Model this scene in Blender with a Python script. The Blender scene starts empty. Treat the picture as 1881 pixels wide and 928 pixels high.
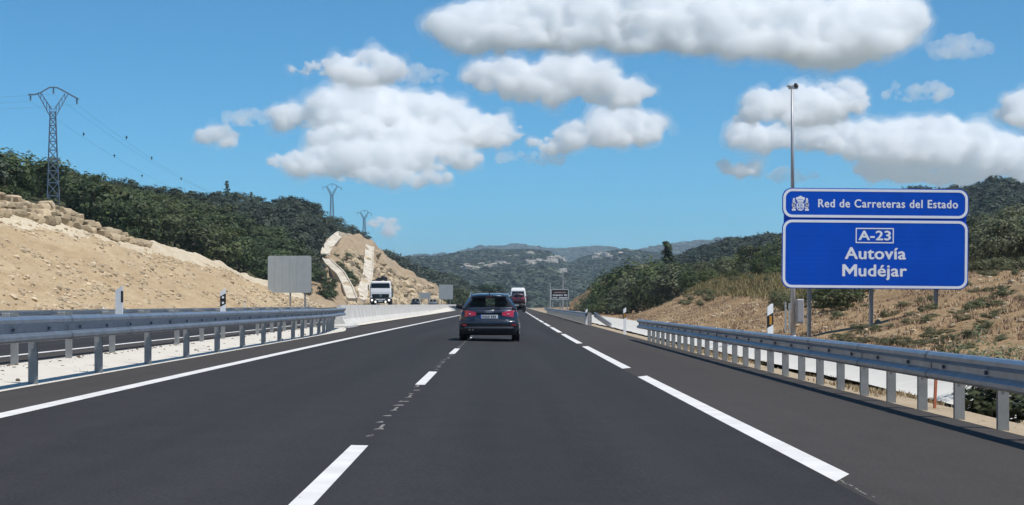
import bpy, bmesh, math, random
import numpy as np
from mathutils import Vector, Matrix, Euler
from mathutils import noise as mn

S = bpy.context.scene
COL = S.collection
# ------------------------------------------------------------------ camera, sky, sun, exposure
FPX, VX, VY, CH = 3500.0, 913.0, 559.0, 1.11          # focal length and vanishing point in photo pixels, eye height
cam = bpy.data.cameras.new('camera')
cam_ob = bpy.data.objects.new('camera', cam)
COL.objects.link(cam_ob)
S.camera = cam_ob
cam_ob.location = (0, 0, CH)
cam_ob.rotation_euler = (math.pi / 2, 0, 0)
cam.sensor_width = 36
cam.lens = 36 * FPX / 1881
cam.shift_x = (940.5 - VX) / 1881
cam.shift_y = (VY - 464) / 1881
cam.clip_start = 0.3
cam.clip_end = 60000

SUN_EL, SUN_AZ = math.radians(61), math.radians(122)   # azimuth clockwise from +Y (road direction)
world = bpy.data.worlds.new('World')
S.world = world
world.use_nodes = True
wn = world.node_tree
bg = wn.nodes['Background']
sky = wn.nodes.new('ShaderNodeTexSky')
sky.sky_type = 'NISHITA'
sky.sun_disc = False
sky.sun_elevation = SUN_EL
sky.sun_rotation = SUN_AZ
sky.altitude = 0
sky.air_density = 0.6
sky.dust_density = 0.0
sky.ozone_density = 10
tint = wn.nodes.new('ShaderNodeMix')
tint.data_type = 'RGBA'
tint.blend_type = 'MULTIPLY'
tint.inputs[0].default_value = 1.0
tint.inputs[7].default_value = (0.42, 1.03, 1.02, 1)
wn.links.new(sky.outputs[0], tint.inputs[6])
wn.links.new(tint.outputs[2], bg.inputs[0])
bg.inputs[1].default_value = 0.122
sd = Vector((math.sin(SUN_AZ) * math.cos(SUN_EL), math.cos(SUN_AZ) * math.cos(SUN_EL), math.sin(SUN_EL)))
sun = bpy.data.lights.new('sun', 'SUN')
sun.energy = 4.6
sun.angle = math.radians(0.53)
sun.color = (1, 0.95, 0.88)
sun_ob = bpy.data.objects.new('sun', sun)
COL.objects.link(sun_ob)
sun_ob.rotation_euler = (-sd).to_track_quat('-Z', 'Y').to_euler()
S.view_settings.view_transform = 'Standard'
S.view_settings.look = 'None'
S.view_settings.gamma = 1
S.view_settings.exposure = 0.0
S.cycles.use_denoising = True
S.cycles.use_adaptive_sampling = False
S.cycles.sample_clamp_indirect = 4.0
S.cycles.volume_bounces = 40
S.cycles.max_bounces = 40
S.cycles.diffuse_bounces = 3
S.cycles.glossy_bounces = 3
S.cycles.transparent_max_bounces = 8

R = random.Random(11)
NR = np.random.default_rng(7)


# ------------------------------------------------------------------ helpers
def W(px, py, d):
    """A point seen at photo pixel (px, py) at depth d metres."""
    return Vector(((px - VX) / FPX * d, d, CH + (VY - py) / FPX * d))


def tag(o, label=None, cat=None, group=None, kind=None):
    if label: o['label'] = label
    if cat: o['category'] = cat
    if group: o['group'] = group
    if kind: o['kind'] = kind
    return o


def empty(name, loc=(0, 0, 0), rz=0, label=None, cat=None, group=None):
    o = bpy.data.objects.new(name, None)
    o.empty_display_size = 0.2
    COL.objects.link(o)
    o.location = loc
    o.rotation_euler = (0, 0, rz)
    return tag(o, label, cat, group)


def link_mesh(name, me, mats, parent=None, smooth=False):
    if not isinstance(mats, (list, tuple)): mats = [mats]
    for m in mats: me.materials.append(m)
    if smooth:
        me.polygons.foreach_set('use_smooth', [True] * len(me.polygons))
    o = bpy.data.objects.new(name, me)
    COL.objects.link(o)
    if parent: o.parent = parent
    return o


def copy_tree(o, parent=None):
    c = o.copy()
    COL.objects.link(c)
    if parent: c.parent = parent
    for ch in list(o.children): copy_tree(ch, c)
    return c


class MB:
    def __init__(s):
        s.bm = bmesh.new()
        s.mi = 0

    def _new(s, n0):
        s.bm.faces.ensure_lookup_table()
        for f in s.bm.faces[n0:]: f.material_index = s.mi

    def box(s, c, size, rot=None, bevel=0.0, seg=1):
        n0 = len(s.bm.faces)
        b = bmesh.new()
        bmesh.ops.create_cube(b, size=1)
        for v in b.verts: v.co = Vector((v.co.x * size[0], v.co.y * size[1], v.co.z * size[2]))
        if bevel > 0:
            bmesh.ops.bevel(b, geom=list(b.edges), offset=bevel, segments=seg, affect='EDGES', profile=0.5)
        M = Matrix.Translation(Vector(c))
        if rot is not None: M = M @ Euler(rot).to_matrix().to_4x4()
        s._merge(b, M)
        s._new(n0)
        return s

    def _merge(s, b, M):
        mp = {}
        for v in b.verts: mp[v] = s.bm.verts.new(M @ v.co)
        for f in b.faces: s.bm.faces.new([mp[v] for v in f.verts])
        b.free()

    def bar(s, p0, p1, w, h=None):
        p0, p1 = Vector(p0), Vector(p1)
        h = w if h is None else h
        d = p1 - p0
        L = d.length
        q = d.to_track_quat('Z', 'Y')
        n0 = len(s.bm.faces)
        b = bmesh.new()
        bmesh.ops.create_cube(b, size=1)
        for v in b.verts: v.co = Vector((v.co.x * w, v.co.y * h, v.co.z * L))
        s._merge(b, Matrix.Translation((p0 + p1) / 2) @ q.to_matrix().to_4x4())
        s._new(n0)
        return s

    def cyl(s, p0, p1, r0, r1=None, seg=12, caps=True):
        p0, p1 = Vector(p0), Vector(p1)
        r1 = r0 if r1 is None else r1
        q = (p1 - p0).to_track_quat('Z', 'Y')
        n0 = len(s.bm.faces)
        a, b = [], []
        for i in range(seg):
            t = 2 * math.pi * i / seg
            v = Vector((math.cos(t), math.sin(t), 0))
            a.append(s.bm.verts.new(p0 + q @ (v * r0)))
            b.append(s.bm.verts.new(p1 + q @ (v * r1)))
        for i in range(seg):
            j = (i + 1) % seg
            s.bm.faces.new((a[i], a[j], b[j], b[i]))
        if caps:
            s.bm.faces.new(a[::-1])
            s.bm.faces.new(b)
        s._new(n0)
        return s

    def tube(s, pts, r, seg=8):
        for p, q in zip(pts[:-1], pts[1:]): s.cyl(p, q, r, r, seg)
        return s

    def ball(s, c, r, sc=(1, 1, 1), sub=2):
        n0 = len(s.bm.faces)
        M = Matrix.Translation(Vector(c)) @ Matrix.Diagonal((r * sc[0], r * sc[1], r * sc[2], 1))
        bmesh.ops.create_icosphere(s.bm, subdivisions=sub, radius=1, matrix=M)
        s._new(n0)
        return s

    def torus(s, c, R_, r, axis='Y', seg=24, ms=6):
        n0 = len(s.bm.faces)
        vs = []
        for i in range(seg):
            t = 2 * math.pi * i / seg
            row = []
            for j in range(ms):
                u = 2 * math.pi * j / ms
                a, b, e = (R_ + r * math.cos(u)) * math.cos(t), (R_ + r * math.cos(u)) * math.sin(t), r * math.sin(u)
                p = (a, e, b) if axis == 'Y' else ((e, a, b) if axis == 'X' else (a, b, e))
                row.append(s.bm.verts.new(Vector(c) + Vector(p)))
            vs.append(row)
        for i in range(seg):
            for j in range(ms):
                s.bm.faces.new((vs[i][j], vs[(i + 1) % seg][j], vs[(i + 1) % seg][(j + 1) % ms], vs[i][(j + 1) % ms]))
        s._new(n0)
        return s

    def loft(s, rings, closed=True, cap=True):
        n0 = len(s.bm.faces)
        vs = [[s.bm.verts.new(Vector(p)) for p in r] for r in rings]
        n = len(rings[0])
        for i in range(len(rings) - 1):
            for j in range(n if closed else n - 1):
                k = (j + 1) % n
                s.bm.faces.new((vs[i][j], vs[i][k], vs[i + 1][k], vs[i + 1][j]))
        if cap and closed:
            s.bm.faces.new(vs[0][::-1])
            s.bm.faces.new(vs[-1])
        s._new(n0)
        return s

    def slab(s, pts, nrm, th):
        """A flat outline (3-D points) given a thickness along nrm."""
        nrm = Vector(nrm).normalized()
        return s.loft([[Vector(p) for p in pts], [Vector(p) + nrm * th for p in pts]])

    def quad(s, *p):
        n0 = len(s.bm.faces)
        s.bm.faces.new([s.bm.verts.new(Vector(q)) for q in p])
        s._new(n0)
        return s

    def build(s, name, mats, parent=None, smooth=False, bevel=0):
        bmesh.ops.recalc_face_normals(s.bm, faces=list(s.bm.faces))
        me = bpy.data.meshes.new(name)
        s.bm.to_mesh(me)
        s.bm.free()
        o = link_mesh(name, me, mats, parent, smooth)
        return o


# ------------------------------------------------------------------ materials
def nodes(name):
    m = bpy.data.materials.new(name)
    m.use_nodes = True
    n = m.node_tree
    return m, n, n.nodes['Principled BSDF']


def simple(name, col, rough=0.5, metal=0.0, var=0.12, scale=3.0, bump=0.0, spec=None, coat=0.0, dirt=None):
    """A plain material broken up by two octaves of noise in colour and gloss."""
    m, n, p = nodes(name)
    L = n.links.new
    tc = n.nodes.new('ShaderNodeTexCoord')
    nz = n.nodes.new('ShaderNodeTexNoise')
    nz.inputs['Scale'].default_value = scale
    nz.inputs['Detail'].default_value = 6
    L(tc.outputs['Object'], nz.inputs['Vector'])
    rp = n.nodes.new('ShaderNodeValToRGB')
    c = Vector(col)
    d2 = Vector(dirt) if dirt else c * (1 - var)
    rp.color_ramp.elements[0].position = 0.3
    rp.color_ramp.elements[1].position = 0.7
    rp.color_ramp.elements[0].color = (*d2, 1)
    rp.color_ramp.elements[1].color = (*[min(1, v * (1 + var * 0.5)) for v in c], 1)
    L(nz.outputs['Fac'], rp.inputs[0])
    L(rp.outputs[0], p.inputs['Base Color'])
    p.inputs['Roughness'].default_value = rough
    p.inputs['Metallic'].default_value = metal
    if spec is not None: p.inputs['Specular IOR Level'].default_value = spec
    if coat: p.inputs['Coat Weight'].default_value = coat; p.inputs['Coat Roughness'].default_value = 0.05
    if bump:
        b = n.nodes.new('ShaderNodeBump')
        b.inputs['Strength'].default_value = bump
        L(nz.outputs['Fac'], b.inputs['Height'])
        L(b.outputs[0], p.inputs['Normal'])
    return m


def earth(name, ramp, s1=0.15, s2=2.5, s3=14.0, bump=0.6, bdist=0.15, stretch=(1, 1, 1), rough=0.95, mixw=0.5):
    """Ground: big patches, mid clods and fine grain of one colour family."""
    m, n, p = nodes(name)
    L = n.links.new
    ge = n.nodes.new('ShaderNodeNewGeometry')
    mp = n.nodes.new('ShaderNodeMapping')
    mp.inputs['Scale'].default_value = stretch
    L(ge.outputs['Position'], mp.inputs['Vector'])
    ns = []
    for sc, det in ((s1, 5), (s2, 6), (s3, 4)):
        z = n.nodes.new('ShaderNodeTexNoise')
        z.inputs['Scale'].default_value = sc
        z.inputs['Detail'].default_value = det
        z.inputs['Roughness'].default_value = 0.62
        L(mp.outputs[0], z.inputs['Vector'])
        ns.append(z)
    a = n.nodes.new('ShaderNodeMix'); a.data_type = 'FLOAT'; a.inputs[0].default_value = mixw
    L(ns[0].outputs['Fac'], a.inputs[2]); L(ns[1].outputs['Fac'], a.inputs[3])
    b = n.nodes.new('ShaderNodeMix'); b.data_type = 'FLOAT'; b.inputs[0].default_value = 0.28
    L(a.outputs[0], b.inputs[2]); L(ns[2].outputs['Fac'], b.inputs[3])
    rp = n.nodes.new('ShaderNodeValToRGB')
    el = rp.color_ramp.elements
    while len(el) < len(ramp): el.new(0.5)
    for e, (pos, c) in zip(el, ramp):
        e.position = pos
        e.color = (*c, 1)
    L(b.outputs[0], rp.inputs[0])
    L(rp.outputs[0], p.inputs['Base Color'])
    p.inputs['Roughness'].default_value = rough
    p.inputs['Specular IOR Level'].default_value = 0.15
    if bump:
        bu = n.nodes.new('ShaderNodeBump')
        bu.inputs['Strength'].default_value = bump
        bu.inputs['Distance'].default_value = bdist
        L(b.outputs[0], bu.inputs['Height'])
        L(bu.outputs[0], p.inputs['Normal'])
    return m


def foliage(name, dark, light, trans=0.25, objvar=0.35):
    """Leaves: every leaf face its own tone, every plant slightly its own tone."""
    m, n, p = nodes(name)
    L = n.links.new
    ge = n.nodes.new('ShaderNodeNewGeometry')
    oi = n.nodes.new('ShaderNodeObjectInfo')
    rp = n.nodes.new('ShaderNodeValToRGB')
    rp.color_ramp.elements[0].color = (*dark, 1)
    rp.color_ramp.elements[1].color = (*light, 1)
    L(ge.outputs['Random Per Island'], rp.inputs[0])
    hs = n.nodes.new('ShaderNodeHueSaturation')
    mr = n.nodes.new('ShaderNodeMapRange')
    mr.inputs[3].default_value = 1 - objvar
    mr.inputs[4].default_value = 1 + objvar
    L(oi.outputs['Random'], mr.inputs[0])
    L(mr.outputs[0], hs.inputs['Value'])
    mr2 = n.nodes.new('ShaderNodeMapRange')
    mr2.inputs[3].default_value = 0.47
    mr2.inputs[4].default_value = 0.53
    ml = n.nodes.new('ShaderNodeMath'); ml.operation = 'FRACT'
    mm = n.nodes.new('ShaderNodeMath'); mm.operation = 'MULTIPLY'; mm.inputs[1].default_value = 7.31
    L(oi.outputs['Random'], mm.inputs[0]); L(mm.outputs[0], ml.inputs[0]); L(ml.outputs[0], mr2.inputs[0])
    L(mr2.outputs[0], hs.inputs['Hue'])
    L(rp.outputs[0], hs.inputs['Color'])
    L(hs.outputs[0], p.inputs['Base Color'])
    p.inputs['Roughness'].default_value = 0.55
    p.inputs['Specular IOR Level'].default_value = 0.25
    tr = n.nodes.new('ShaderNodeBsdfTranslucent')
    L(hs.outputs[0], tr.inputs['Color'])
    mx = n.nodes.new('ShaderNodeMixShader')
    mx.inputs[0].default_value = trans
    out = n.nodes['Material Output']
    L(p.outputs[0], mx.inputs[1]); L(tr.outputs[0], mx.inputs[2]); L(mx.outputs[0], out.inputs['Surface'])
    return m


def asphalt(name, c0, c1, streak):
    m, n, p = nodes(name)
    L = n.links.new
    ge = n.nodes.new('ShaderNodeNewGeometry')
    def nz(scale, st, det=4):
        mp = n.nodes.new('ShaderNodeMapping'); mp.inputs['Scale'].default_value = st
        L(ge.outputs['Position'], mp.inputs['Vector'])
        z = n.nodes.new('ShaderNodeTexNoise'); z.inputs['Scale'].default_value = scale; z.inputs['Detail'].default_value = det
        L(mp.outputs[0], z.inputs['Vector'])
        return z
    grain = nz(38, (1, 1, 1), 3)
    patch = nz(0.35, (1, 0.10, 1), 6)
    stk = nz(1.3, (1, 0.015, 1), 4)
    blot = nz(2.2, (1, 0.5, 1), 6)
    a = n.nodes.new('ShaderNodeMix'); a.data_type = 'FLOAT'; a.inputs[0].default_value = streak
    L(patch.outputs['Fac'], a.inputs[2]); L(stk.outputs['Fac'], a.inputs[3])
    a2 = n.nodes.new('ShaderNodeMix'); a2.data_type = 'FLOAT'; a2.inputs[0].default_value = 0.25
    L(a.outputs[0], a2.inputs[2]); L(blot.outputs['Fac'], a2.inputs[3])
    b = n.nodes.new('ShaderNodeMix'); b.data_type = 'FLOAT'; b.inputs[0].default_value = 0.5
    L(a2.outputs[0], b.inputs[2]); L(grain.outputs['Fac'], b.inputs[3])
    rp = n.nodes.new('ShaderNodeValToRGB')
    rp.color_ramp.elements[0].position = 0.36; rp.color_ramp.elements[0].color = (*c0, 1)
    rp.color_ramp.elements[1].position = 0.64; rp.color_ramp.elements[1].color = (*c1, 1)
    L(b.outputs[0], rp.inputs[0]); L(rp.outputs[0], p.inputs['Base Color'])
    p.inputs['Roughness'].default_value = 0.85
    p.inputs['Specular IOR Level'].default_value = 0.12
    bu = n.nodes.new('ShaderNodeBump'); bu.inputs['Strength'].default_value = 0.5; bu.inputs['Distance'].default_value = 0.01
    L(grain.outputs['Fac'], bu.inputs['Height']); L(bu.outputs[0], p.inputs['Normal'])
    return m


def glass(name, tintc, alpha):
    m, n, p = nodes(name)
    L = n.links.new
    p.inputs['Base Color'].default_value = (*tintc, 1)
    p.inputs['Roughness'].default_value = 0.04
    tr = n.nodes.new('ShaderNodeBsdfTransparent')
    tr.inputs[0].default_value = (0.90, 0.94, 0.93, 1)
    mx = n.nodes.new('ShaderNodeMixShader'); mx.inputs[0].default_value = alpha
    L(tr.outputs[0], mx.inputs[1]); L(p.outputs[0], mx.inputs[2]); L(mx.outputs[0], n.nodes['Material Output'].inputs['Surface'])
    return m


def emit(name, col, st):
    m, n, p = nodes(name)
    p.inputs['Base Color'].default_value = (0.8, 0.8, 0.8, 1)
    p.inputs['Emission Color'].default_value = (*col, 1)
    p.inputs['Emission Strength'].default_value = st
    return m


def cloud_mat(name, dens, scale):
    m = bpy.data.materials.new(name)
    m.use_nodes = True
    n = m.node_tree
    n.nodes.clear()
    out = n.nodes.new('ShaderNodeOutputMaterial')
    sc = n.nodes.new('ShaderNodeVolumeScatter')
    sc.inputs['Color'].default_value = (1, 1, 1, 1)
    sc.inputs['Density'].default_value = dens
    sc.inputs['Anisotropy'].default_value = -0.1
    n.links.new(sc.outputs[0], out.inputs['Volume'])
    return m


M = {}
M['lane'] = asphalt('lane_asphalt', (0.026, 0.026, 0.027), (0.052, 0.051, 0.0515), 0.75)
M['shoulder'] = asphalt('shoulder_asphalt', (0.049, 0.044, 0.041), (0.080, 0.072, 0.067), 0.4)
M['paint'] = simple('road_paint', (0.80, 0.79, 0.76), 0.6, var=0.10, scale=2.0, dirt=(0.68, 0.66, 0.63))
def worn(m, lim, scale):
    """Paint missing where fine noise runs high: the asphalt shows through."""
    n = m.node_tree; L = n.links.new
    ge = n.nodes.new('ShaderNodeNewGeometry'); z = n.nodes.new('ShaderNodeTexNoise')
    z.inputs['Scale'].default_value = scale; z.inputs['Detail'].default_value = 5; z.inputs['Roughness'].default_value = .75
    L(ge.outputs['Position'], z.inputs['Vector'])
    mr = n.nodes.new('ShaderNodeMapRange'); mr.inputs[1].default_value = lim; mr.inputs[2].default_value = lim + .06
    L(z.outputs['Fac'], mr.inputs[0])
    tr = n.nodes.new('ShaderNodeBsdfTransparent'); mx = n.nodes.new('ShaderNodeMixShader')
    L(mr.outputs[0], mx.inputs[0]); L(n.nodes['Principled BSDF'].outputs[0], mx.inputs[1]); L(tr.outputs[0], mx.inputs[2])
    L(mx.outputs[0], n.nodes['Material Output'].inputs['Surface'])
worn(M['paint'], .66, 14)
M['wornpaint'] = simple('worn_road_paint', (0.35, 0.33, 0.30), 0.7, var=0.5, scale=9.0)
worn(M['wornpaint'], .52, 9)
M['galv'] = simple('galvanised_steel', (0.46, 0.50, 0.55), 0.38, 0.85, var=0.18, scale=4.0)
M['galvpost'] = simple('galvanised_post', (0.28, 0.29, 0.29), 0.55, 0.35, var=0.2, scale=6.0)
M['bolt'] = simple('rail_bolt', (0.16, 0.17, 0.19), 0.5, 0.6)
M['concrete'] = simple('white_concrete', (0.66, 0.64, 0.61), 0.85, var=0.10, scale=1.4, bump=0.1, dirt=(0.48, 0.46, 0.42))
M['ditch'] = earth('ditch_concrete', [(0.30, (0.46, 0.43, 0.38)), (0.48, (0.62, 0.60, 0.55)), (0.75, (0.70, 0.68, 0.64))], 0.25, 1.2, 9, 0.25, 0.05, rough=0.85)
M['median'] = earth('median_concrete', [(0.30, (0.48, 0.44, 0.38)), (0.42, (0.62, 0.58, 0.51)), (0.7, (0.72, 0.68, 0.61))], 0.5, 1.6, 7, 0.5, 0.08, (1, 0.35, 1), rough=0.9)
M['sand'] = earth('sandy_cut', [(0.30, (0.30, 0.205, 0.115)), (0.43, (0.41, 0.30, 0.18)), (0.54, (0.48, 0.365, 0.228)), (0.70, (0.58, 0.475, 0.325))], 0.10, 0.8, 3.0, 1.0, 0.6, (1, 0.35, 1.8))
M['rockcut'] = earth('rocky_cut', [(0.30, (0.17, 0.12, 0.075)), (0.43, (0.33, 0.245, 0.155)), (0.58, (0.42, 0.33, 0.23)), (0.75, (0.52, 0.44, 0.33))], 0.06, 0.45, 2.2, 1.0, 0.8, (1, 1, 1.8))
M['bank'] = earth('dry_bank', [(0.30, (0.14, 0.085, 0.045)), (0.43, (0.27, 0.175, 0.092)), (0.55, (0.37, 0.255, 0.14)), (0.70, (0.52, 0.41, 0.26))], 0.2, 1.2, 5, 1.0, 0.5, (1, 0.5, 1.6))
M['verge'] = earth('verge_grit', [(0.30, (0.27, 0.20, 0.13)), (0.5, (0.40, 0.32, 0.22)), (0.72, (0.50, 0.42, 0.31))], 0.4, 3, 18, 0.8, 0.05)
M['forestfloor'] = earth('forest_floor', [(0.30, (0.035, 0.040, 0.020)), (0.55, (0.07, 0.07, 0.035)), (0.75, (0.13, 0.11, 0.06))], 0.05, 0.5, 2, 0.8, 0.4)
M['farfloor'] = earth('far_hill_floor', [(0.36, (0.030, 0.042, 0.026)), (0.58, (0.055, 0.066, 0.040)), (0.70, (0.075, 0.085, 0.055)), (0.80, (0.14, 0.13, 0.09))], 0.004, 0.03, 0.12, 0.6, 4)
M['ground'] = earth('plain_ground', [(0.30, (0.16, 0.14, 0.09)), (0.5, (0.28, 0.24, 0.17)), (0.72, (0.40, 0.36, 0.28))], 0.02, 0.2, 1.5, 0.4, 0.2)
M['boulder'] = earth('limestone_boulder', [(0.28, (0.22, 0.155, 0.09)), (0.45, (0.42, 0.33, 0.215)), (0.7, (0.56, 0.47, 0.34))], 0.5, 1.6, 6, 0.9, 0.15)
M['debris'] = simple('dark_soil', (0.16, 0.12, 0.09), 0.95, var=.5)
M['ledge'] = earth('pale_ledges', [(0.3, (0.24, 0.21, 0.17)), (0.5, (0.42, 0.38, 0.33)), (0.7, (0.54, 0.50, 0.45))], 0.02, 0.1, 0.5, 0.5, 1)
def block_tone(m):
    n = m.node_tree; L = n.links.new; p = n.nodes['Principled BSDF']
    src = p.inputs['Base Color'].links[0].from_socket
    ge = n.nodes.new('ShaderNodeNewGeometry'); mr = n.nodes.new('ShaderNodeMapRange'); mr.inputs[3].default_value = .62; mr.inputs[4].default_value = 1.25
    L(ge.outputs['Random Per Island'], mr.inputs[0])
    hs = n.nodes.new('ShaderNodeHueSaturation'); L(mr.outputs[0], hs.inputs['Value']); L(src, hs.inputs['Color']); L(hs.outputs[0], p.inputs['Base Color'])
block_tone(M['boulder'])
M['clod'] = earth('sandy_clod', [(0.28, (0.36, 0.27, 0.17)), (0.5, (0.50, 0.40, 0.27)), (0.7, (0.62, 0.53, 0.39))], 0.5, 1.6, 6, 0.6, 0.1)
block_tone(M['clod'])
M['chute'] = simple('pale_chute_concrete', (0.64, 0.59, 0.50), 0.9, var=0.2, scale=0.6, dirt=(0.42, 0.36, 0.27), bump=.4)
M['oak'] = foliage('oak_leaves', (0.028, 0.044, 0.018), (0.125, 0.160, 0.066), 0.3, 0.32)
M['oakfresh'] = foliage('fresh_oak_leaves', (0.040, 0.062, 0.022), (0.180, 0.215, 0.085), 0.32, 0.25)
M['oakgrey'] = foliage('grey_green_oak_leaves', (0.048, 0.064, 0.034), (0.230, 0.255, 0.150), 0.32, 0.25)
M['pine'] = foliage('pine_needles', (0.024, 0.040, 0.020), (0.080, 0.110, 0.055), 0.2, 0.25)
M['shrub'] = foliage('shrub_leaves', (0.060, 0.072, 0.032), (0.24, 0.245, 0.130), 0.3, 0.2)
M['ivy'] = foliage('hedge_leaves', (0.025, 0.040, 0.014), (0.14, 0.16, 0.08), 0.25, 0.1)
M['farleaf'] = foliage('far_canopy', (0.028, 0.042, 0.026), (0.064, 0.086, 0.052), 0.0, 0.0)
M['hillleaf'] = foliage('hill_canopy', (0.020, 0.032, 0.019), (0.050, 0.068, 0.040), 0.0, 0.0)
M['dry'] = foliage('dry_grass', (0.16, 0.105, 0.055), (0.55, 0.44, 0.27), 0.2, 0.0)
M['greengrass'] = foliage('green_grass', (0.11, 0.10, 0.04), (0.33, 0.29, 0.13), 0.3, 0.0)
M['bark'] = simple('bark', (0.11, 0.085, 0.06), 0.9, var=0.4, scale=6, bump=0.6)
M['pylon'] = simple('pylon_steel', (0.17, 0.22, 0.29), 0.5, 0.4, var=0.15)
M['wire'] = simple('power_wire', (0.10, 0.11, 0.13), 0.5, 0.3)
M['signblue'] = simple('sign_blue', (0.0, 0.080, 0.56), 0.45, var=0.10, scale=0.9, spec=0.14)
def slats(m, period, strength):
    n = m.node_tree; L = n.links.new; p = n.nodes['Principled BSDF']
    tc = n.nodes.new('ShaderNodeTexCoord'); wv = n.nodes.new('ShaderNodeTexWave'); wv.bands_direction = 'Z'; wv.wave_profile = 'SAW'
    wv.inputs['Scale'].default_value = 2 * math.pi / (20 * period); wv.inputs['Distortion'].default_value = 0
    L(tc.outputs['Object'], wv.inputs['Vector'])
    bu = n.nodes.new('ShaderNodeBump'); bu.inputs['Strength'].default_value = strength; bu.inputs['Distance'].default_value = .01
    L(wv.outputs['Fac'], bu.inputs['Height']); L(bu.outputs[0], p.inputs['Normal'])
slats(M['signblue'], .175, .35)
M['signwhite'] = simple('sign_white', (0.80, 0.84, 0.90), 0.5, var=0.04, spec=.2)
M['signback'] = simple('sign_back_aluminium', (0.40, 0.43, 0.43), 0.6, 0.0, var=0.08, scale=1.5)
M['signdark'] = simple('dark_sign_face', (0.022, 0.014, 0.013), 0.5)
M['signpink'] = simple('pale_pink_letters', (0.55, 0.36, 0.36), 0.5)
M['hito'] = simple('white_plastic', (0.78, 0.79, 0.80), 0.5, var=0.06)
M['black'] = simple('black_plastic', (0.012, 0.012, 0.013), 0.5)
M['amber'] = simple('amber_reflector', (0.45, 0.22, 0.03), 0.3)
M['reflector'] = simple('white_reflector', (0.85, 0.86, 0.88), 0.2)
M['rubber'] = simple('rubber', (0.013, 0.013, 0.014), 0.85)
M['rim'] = simple('alloy', (0.45, 0.46, 0.48), 0.3, 0.8)
M['navy'] = simple('dark_blue_paint', (0.040, 0.047, 0.068), 0.30, 0.6, var=0.03, coat=1.0)
M['darkred'] = simple('dark_red_paint', (0.085, 0.008, 0.016), 0.3, 0.3, var=0.03, coat=1.0)
M['silver'] = simple('grey_paint', (0.20, 0.20, 0.21), 0.35, 0.4, var=0.03, coat=1.0)
M['carblack'] = simple('black_paint', (0.012, 0.013, 0.016), 0.3, 0.2, var=0.03, coat=1.0)
M['truckwhite'] = simple('white_truck_paint', (0.80, 0.80, 0.80), 0.35, var=0.05, coat=0.5)
M['trim'] = simple('trim_plastic', (0.02, 0.02, 0.022), 0.6)
M['chrome'] = simple('chrome', (0.75, 0.76, 0.78), 0.15, 1.0, var=0.02)
M['redlens'] = simple('red_lens', (0.50, 0.010, 0.035), 0.12, var=0.2, coat=1.0)
M['plate'] = simple('plate_white', (0.72, 0.73, 0.74), 0.4, var=0.04)
M['glass'] = glass('car_glass', (0.012, 0.02, 0.022), 0.12)
M['darkglass'] = glass('dark_glass', (0.010, 0.014, 0.020), 0.93)
M['seat'] = simple('seat_fabric', (0.025, 0.025, 0.028), 0.8)
M['lamp'] = emit('lit_headlamp', (1.0, 0.98, 0.93), 1.6)
M['stake'] = simple('orange_stake', (0.42, 0.13, 0.06), 0.7, var=0.25)
M['wood'] = simple('fence_wood', (0.24, 0.21, 0.17), 0.85, var=0.3, scale=8)
M['mast'] = simple('mast_steel', (0.42, 0.43, 0.45), 0.5, 0.3, var=0.1)
M['cloud'] = cloud_mat('cloud_vapour', 0.032, 1)
M['cloudveil'] = cloud_mat('cloud_veil', 0.008, 1)
M['cloudskirt'] = cloud_mat('cloud_skirt', 0.0022, 1)
M['thincloud'] = cloud_mat('thin_cloud_vapour', 0.010, 1)


# ------------------------------------------------------------------ geometry of the road
def dev(y):
    t = y - 45
    return 0.0085 * (t + math.sqrt(t * t + 900)) / 2


def zr(x):                                                # crossfall of our carriageway
    return -0.02 * (x + 1.13)


def left_edge(y):                                          # where our asphalt meets the median
    if y < 72: return -5.75
    if y < 88: return -5.75 - (y - 72) / 16 * 1.18
    return -6.93 - 0.0025 * (y - 88)


def bend(y):                                               # slow right bend of the far carriageway
    return 0 if y < 260 else 0.00009 * (y - 260) ** 2


def strips(name, cols, ys, mats, mi, kind='structure'):
    """A lofted sheet: cols are functions y -> (x, z); mi gives the material of each strip."""
    V, F, I = [], [], []
    n = len(cols)
    for y in ys:
        for c in cols:
            x, z = c(y)
            V.append((x, y, z))
    for i in range(len(ys) - 1):
        for j in range(n - 1):
            a = i * n + j
            F.append((a, a + 1, a + n + 1, a + n))
            I.append(mi[j])
    me = bpy.data.meshes.new(name)
    me.from_pydata(V, [], F)
    o = link_mesh(name, me, mats)
    me.polygons.foreach_set('material_index', I)
    tag(o, kind=kind)
    return o


YS = [-40 + 4 * i for i in range(60)] + [200 + 10 * i for i in range(61)]
RL = 2.29                                                  # right edge line
strips('road', [lambda y: (left_edge(y), zr(-5.75)), lambda y: (-4.62 + dev(y), zr(-4.62)), lambda y: (-1.13 + dev(y), zr(-1.13)),
                lambda y: (RL - .1 + dev(y), zr(RL - .1)), lambda y: (4.86 + dev(y), zr(4.86))],
       YS, [M['lane'], M['shoulder']], [1, 0, 0, 1])
ZL = 0.13


def sm(a, b, x):
    t = min(1, max(0, (x - a) / (b - a)))
    return t * t * (3 - 2 * t)


def zl(y):                                                 # the opposite carriageway climbs a little
    return ZL + .67 * sm(75, 235, y)


strips('opposite_road', [lambda y: (-19.4 + bend(y), zl(y) - .05), lambda y: (-16.3 + bend(y), zl(y)), lambda y: (-9.1 + bend(y), zl(y)), lambda y: (-7.85 + bend(y) * .8, zl(y))],
       YS, [M['lane'], M['shoulder']], [1, 0, 1])
strips('median', [lambda y: (-7.87, zl(y) + .012), lambda y: (-7.2, .16), lambda y: (-6.4, .13), lambda y: (min(-5.75, left_edge(y) + .01), zr(-5.75) + .006)],
       [-40 + 2 * i for i in range(65)] + [92, 120, 200, 300], [M['median']], [0, 0, 0])


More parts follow.
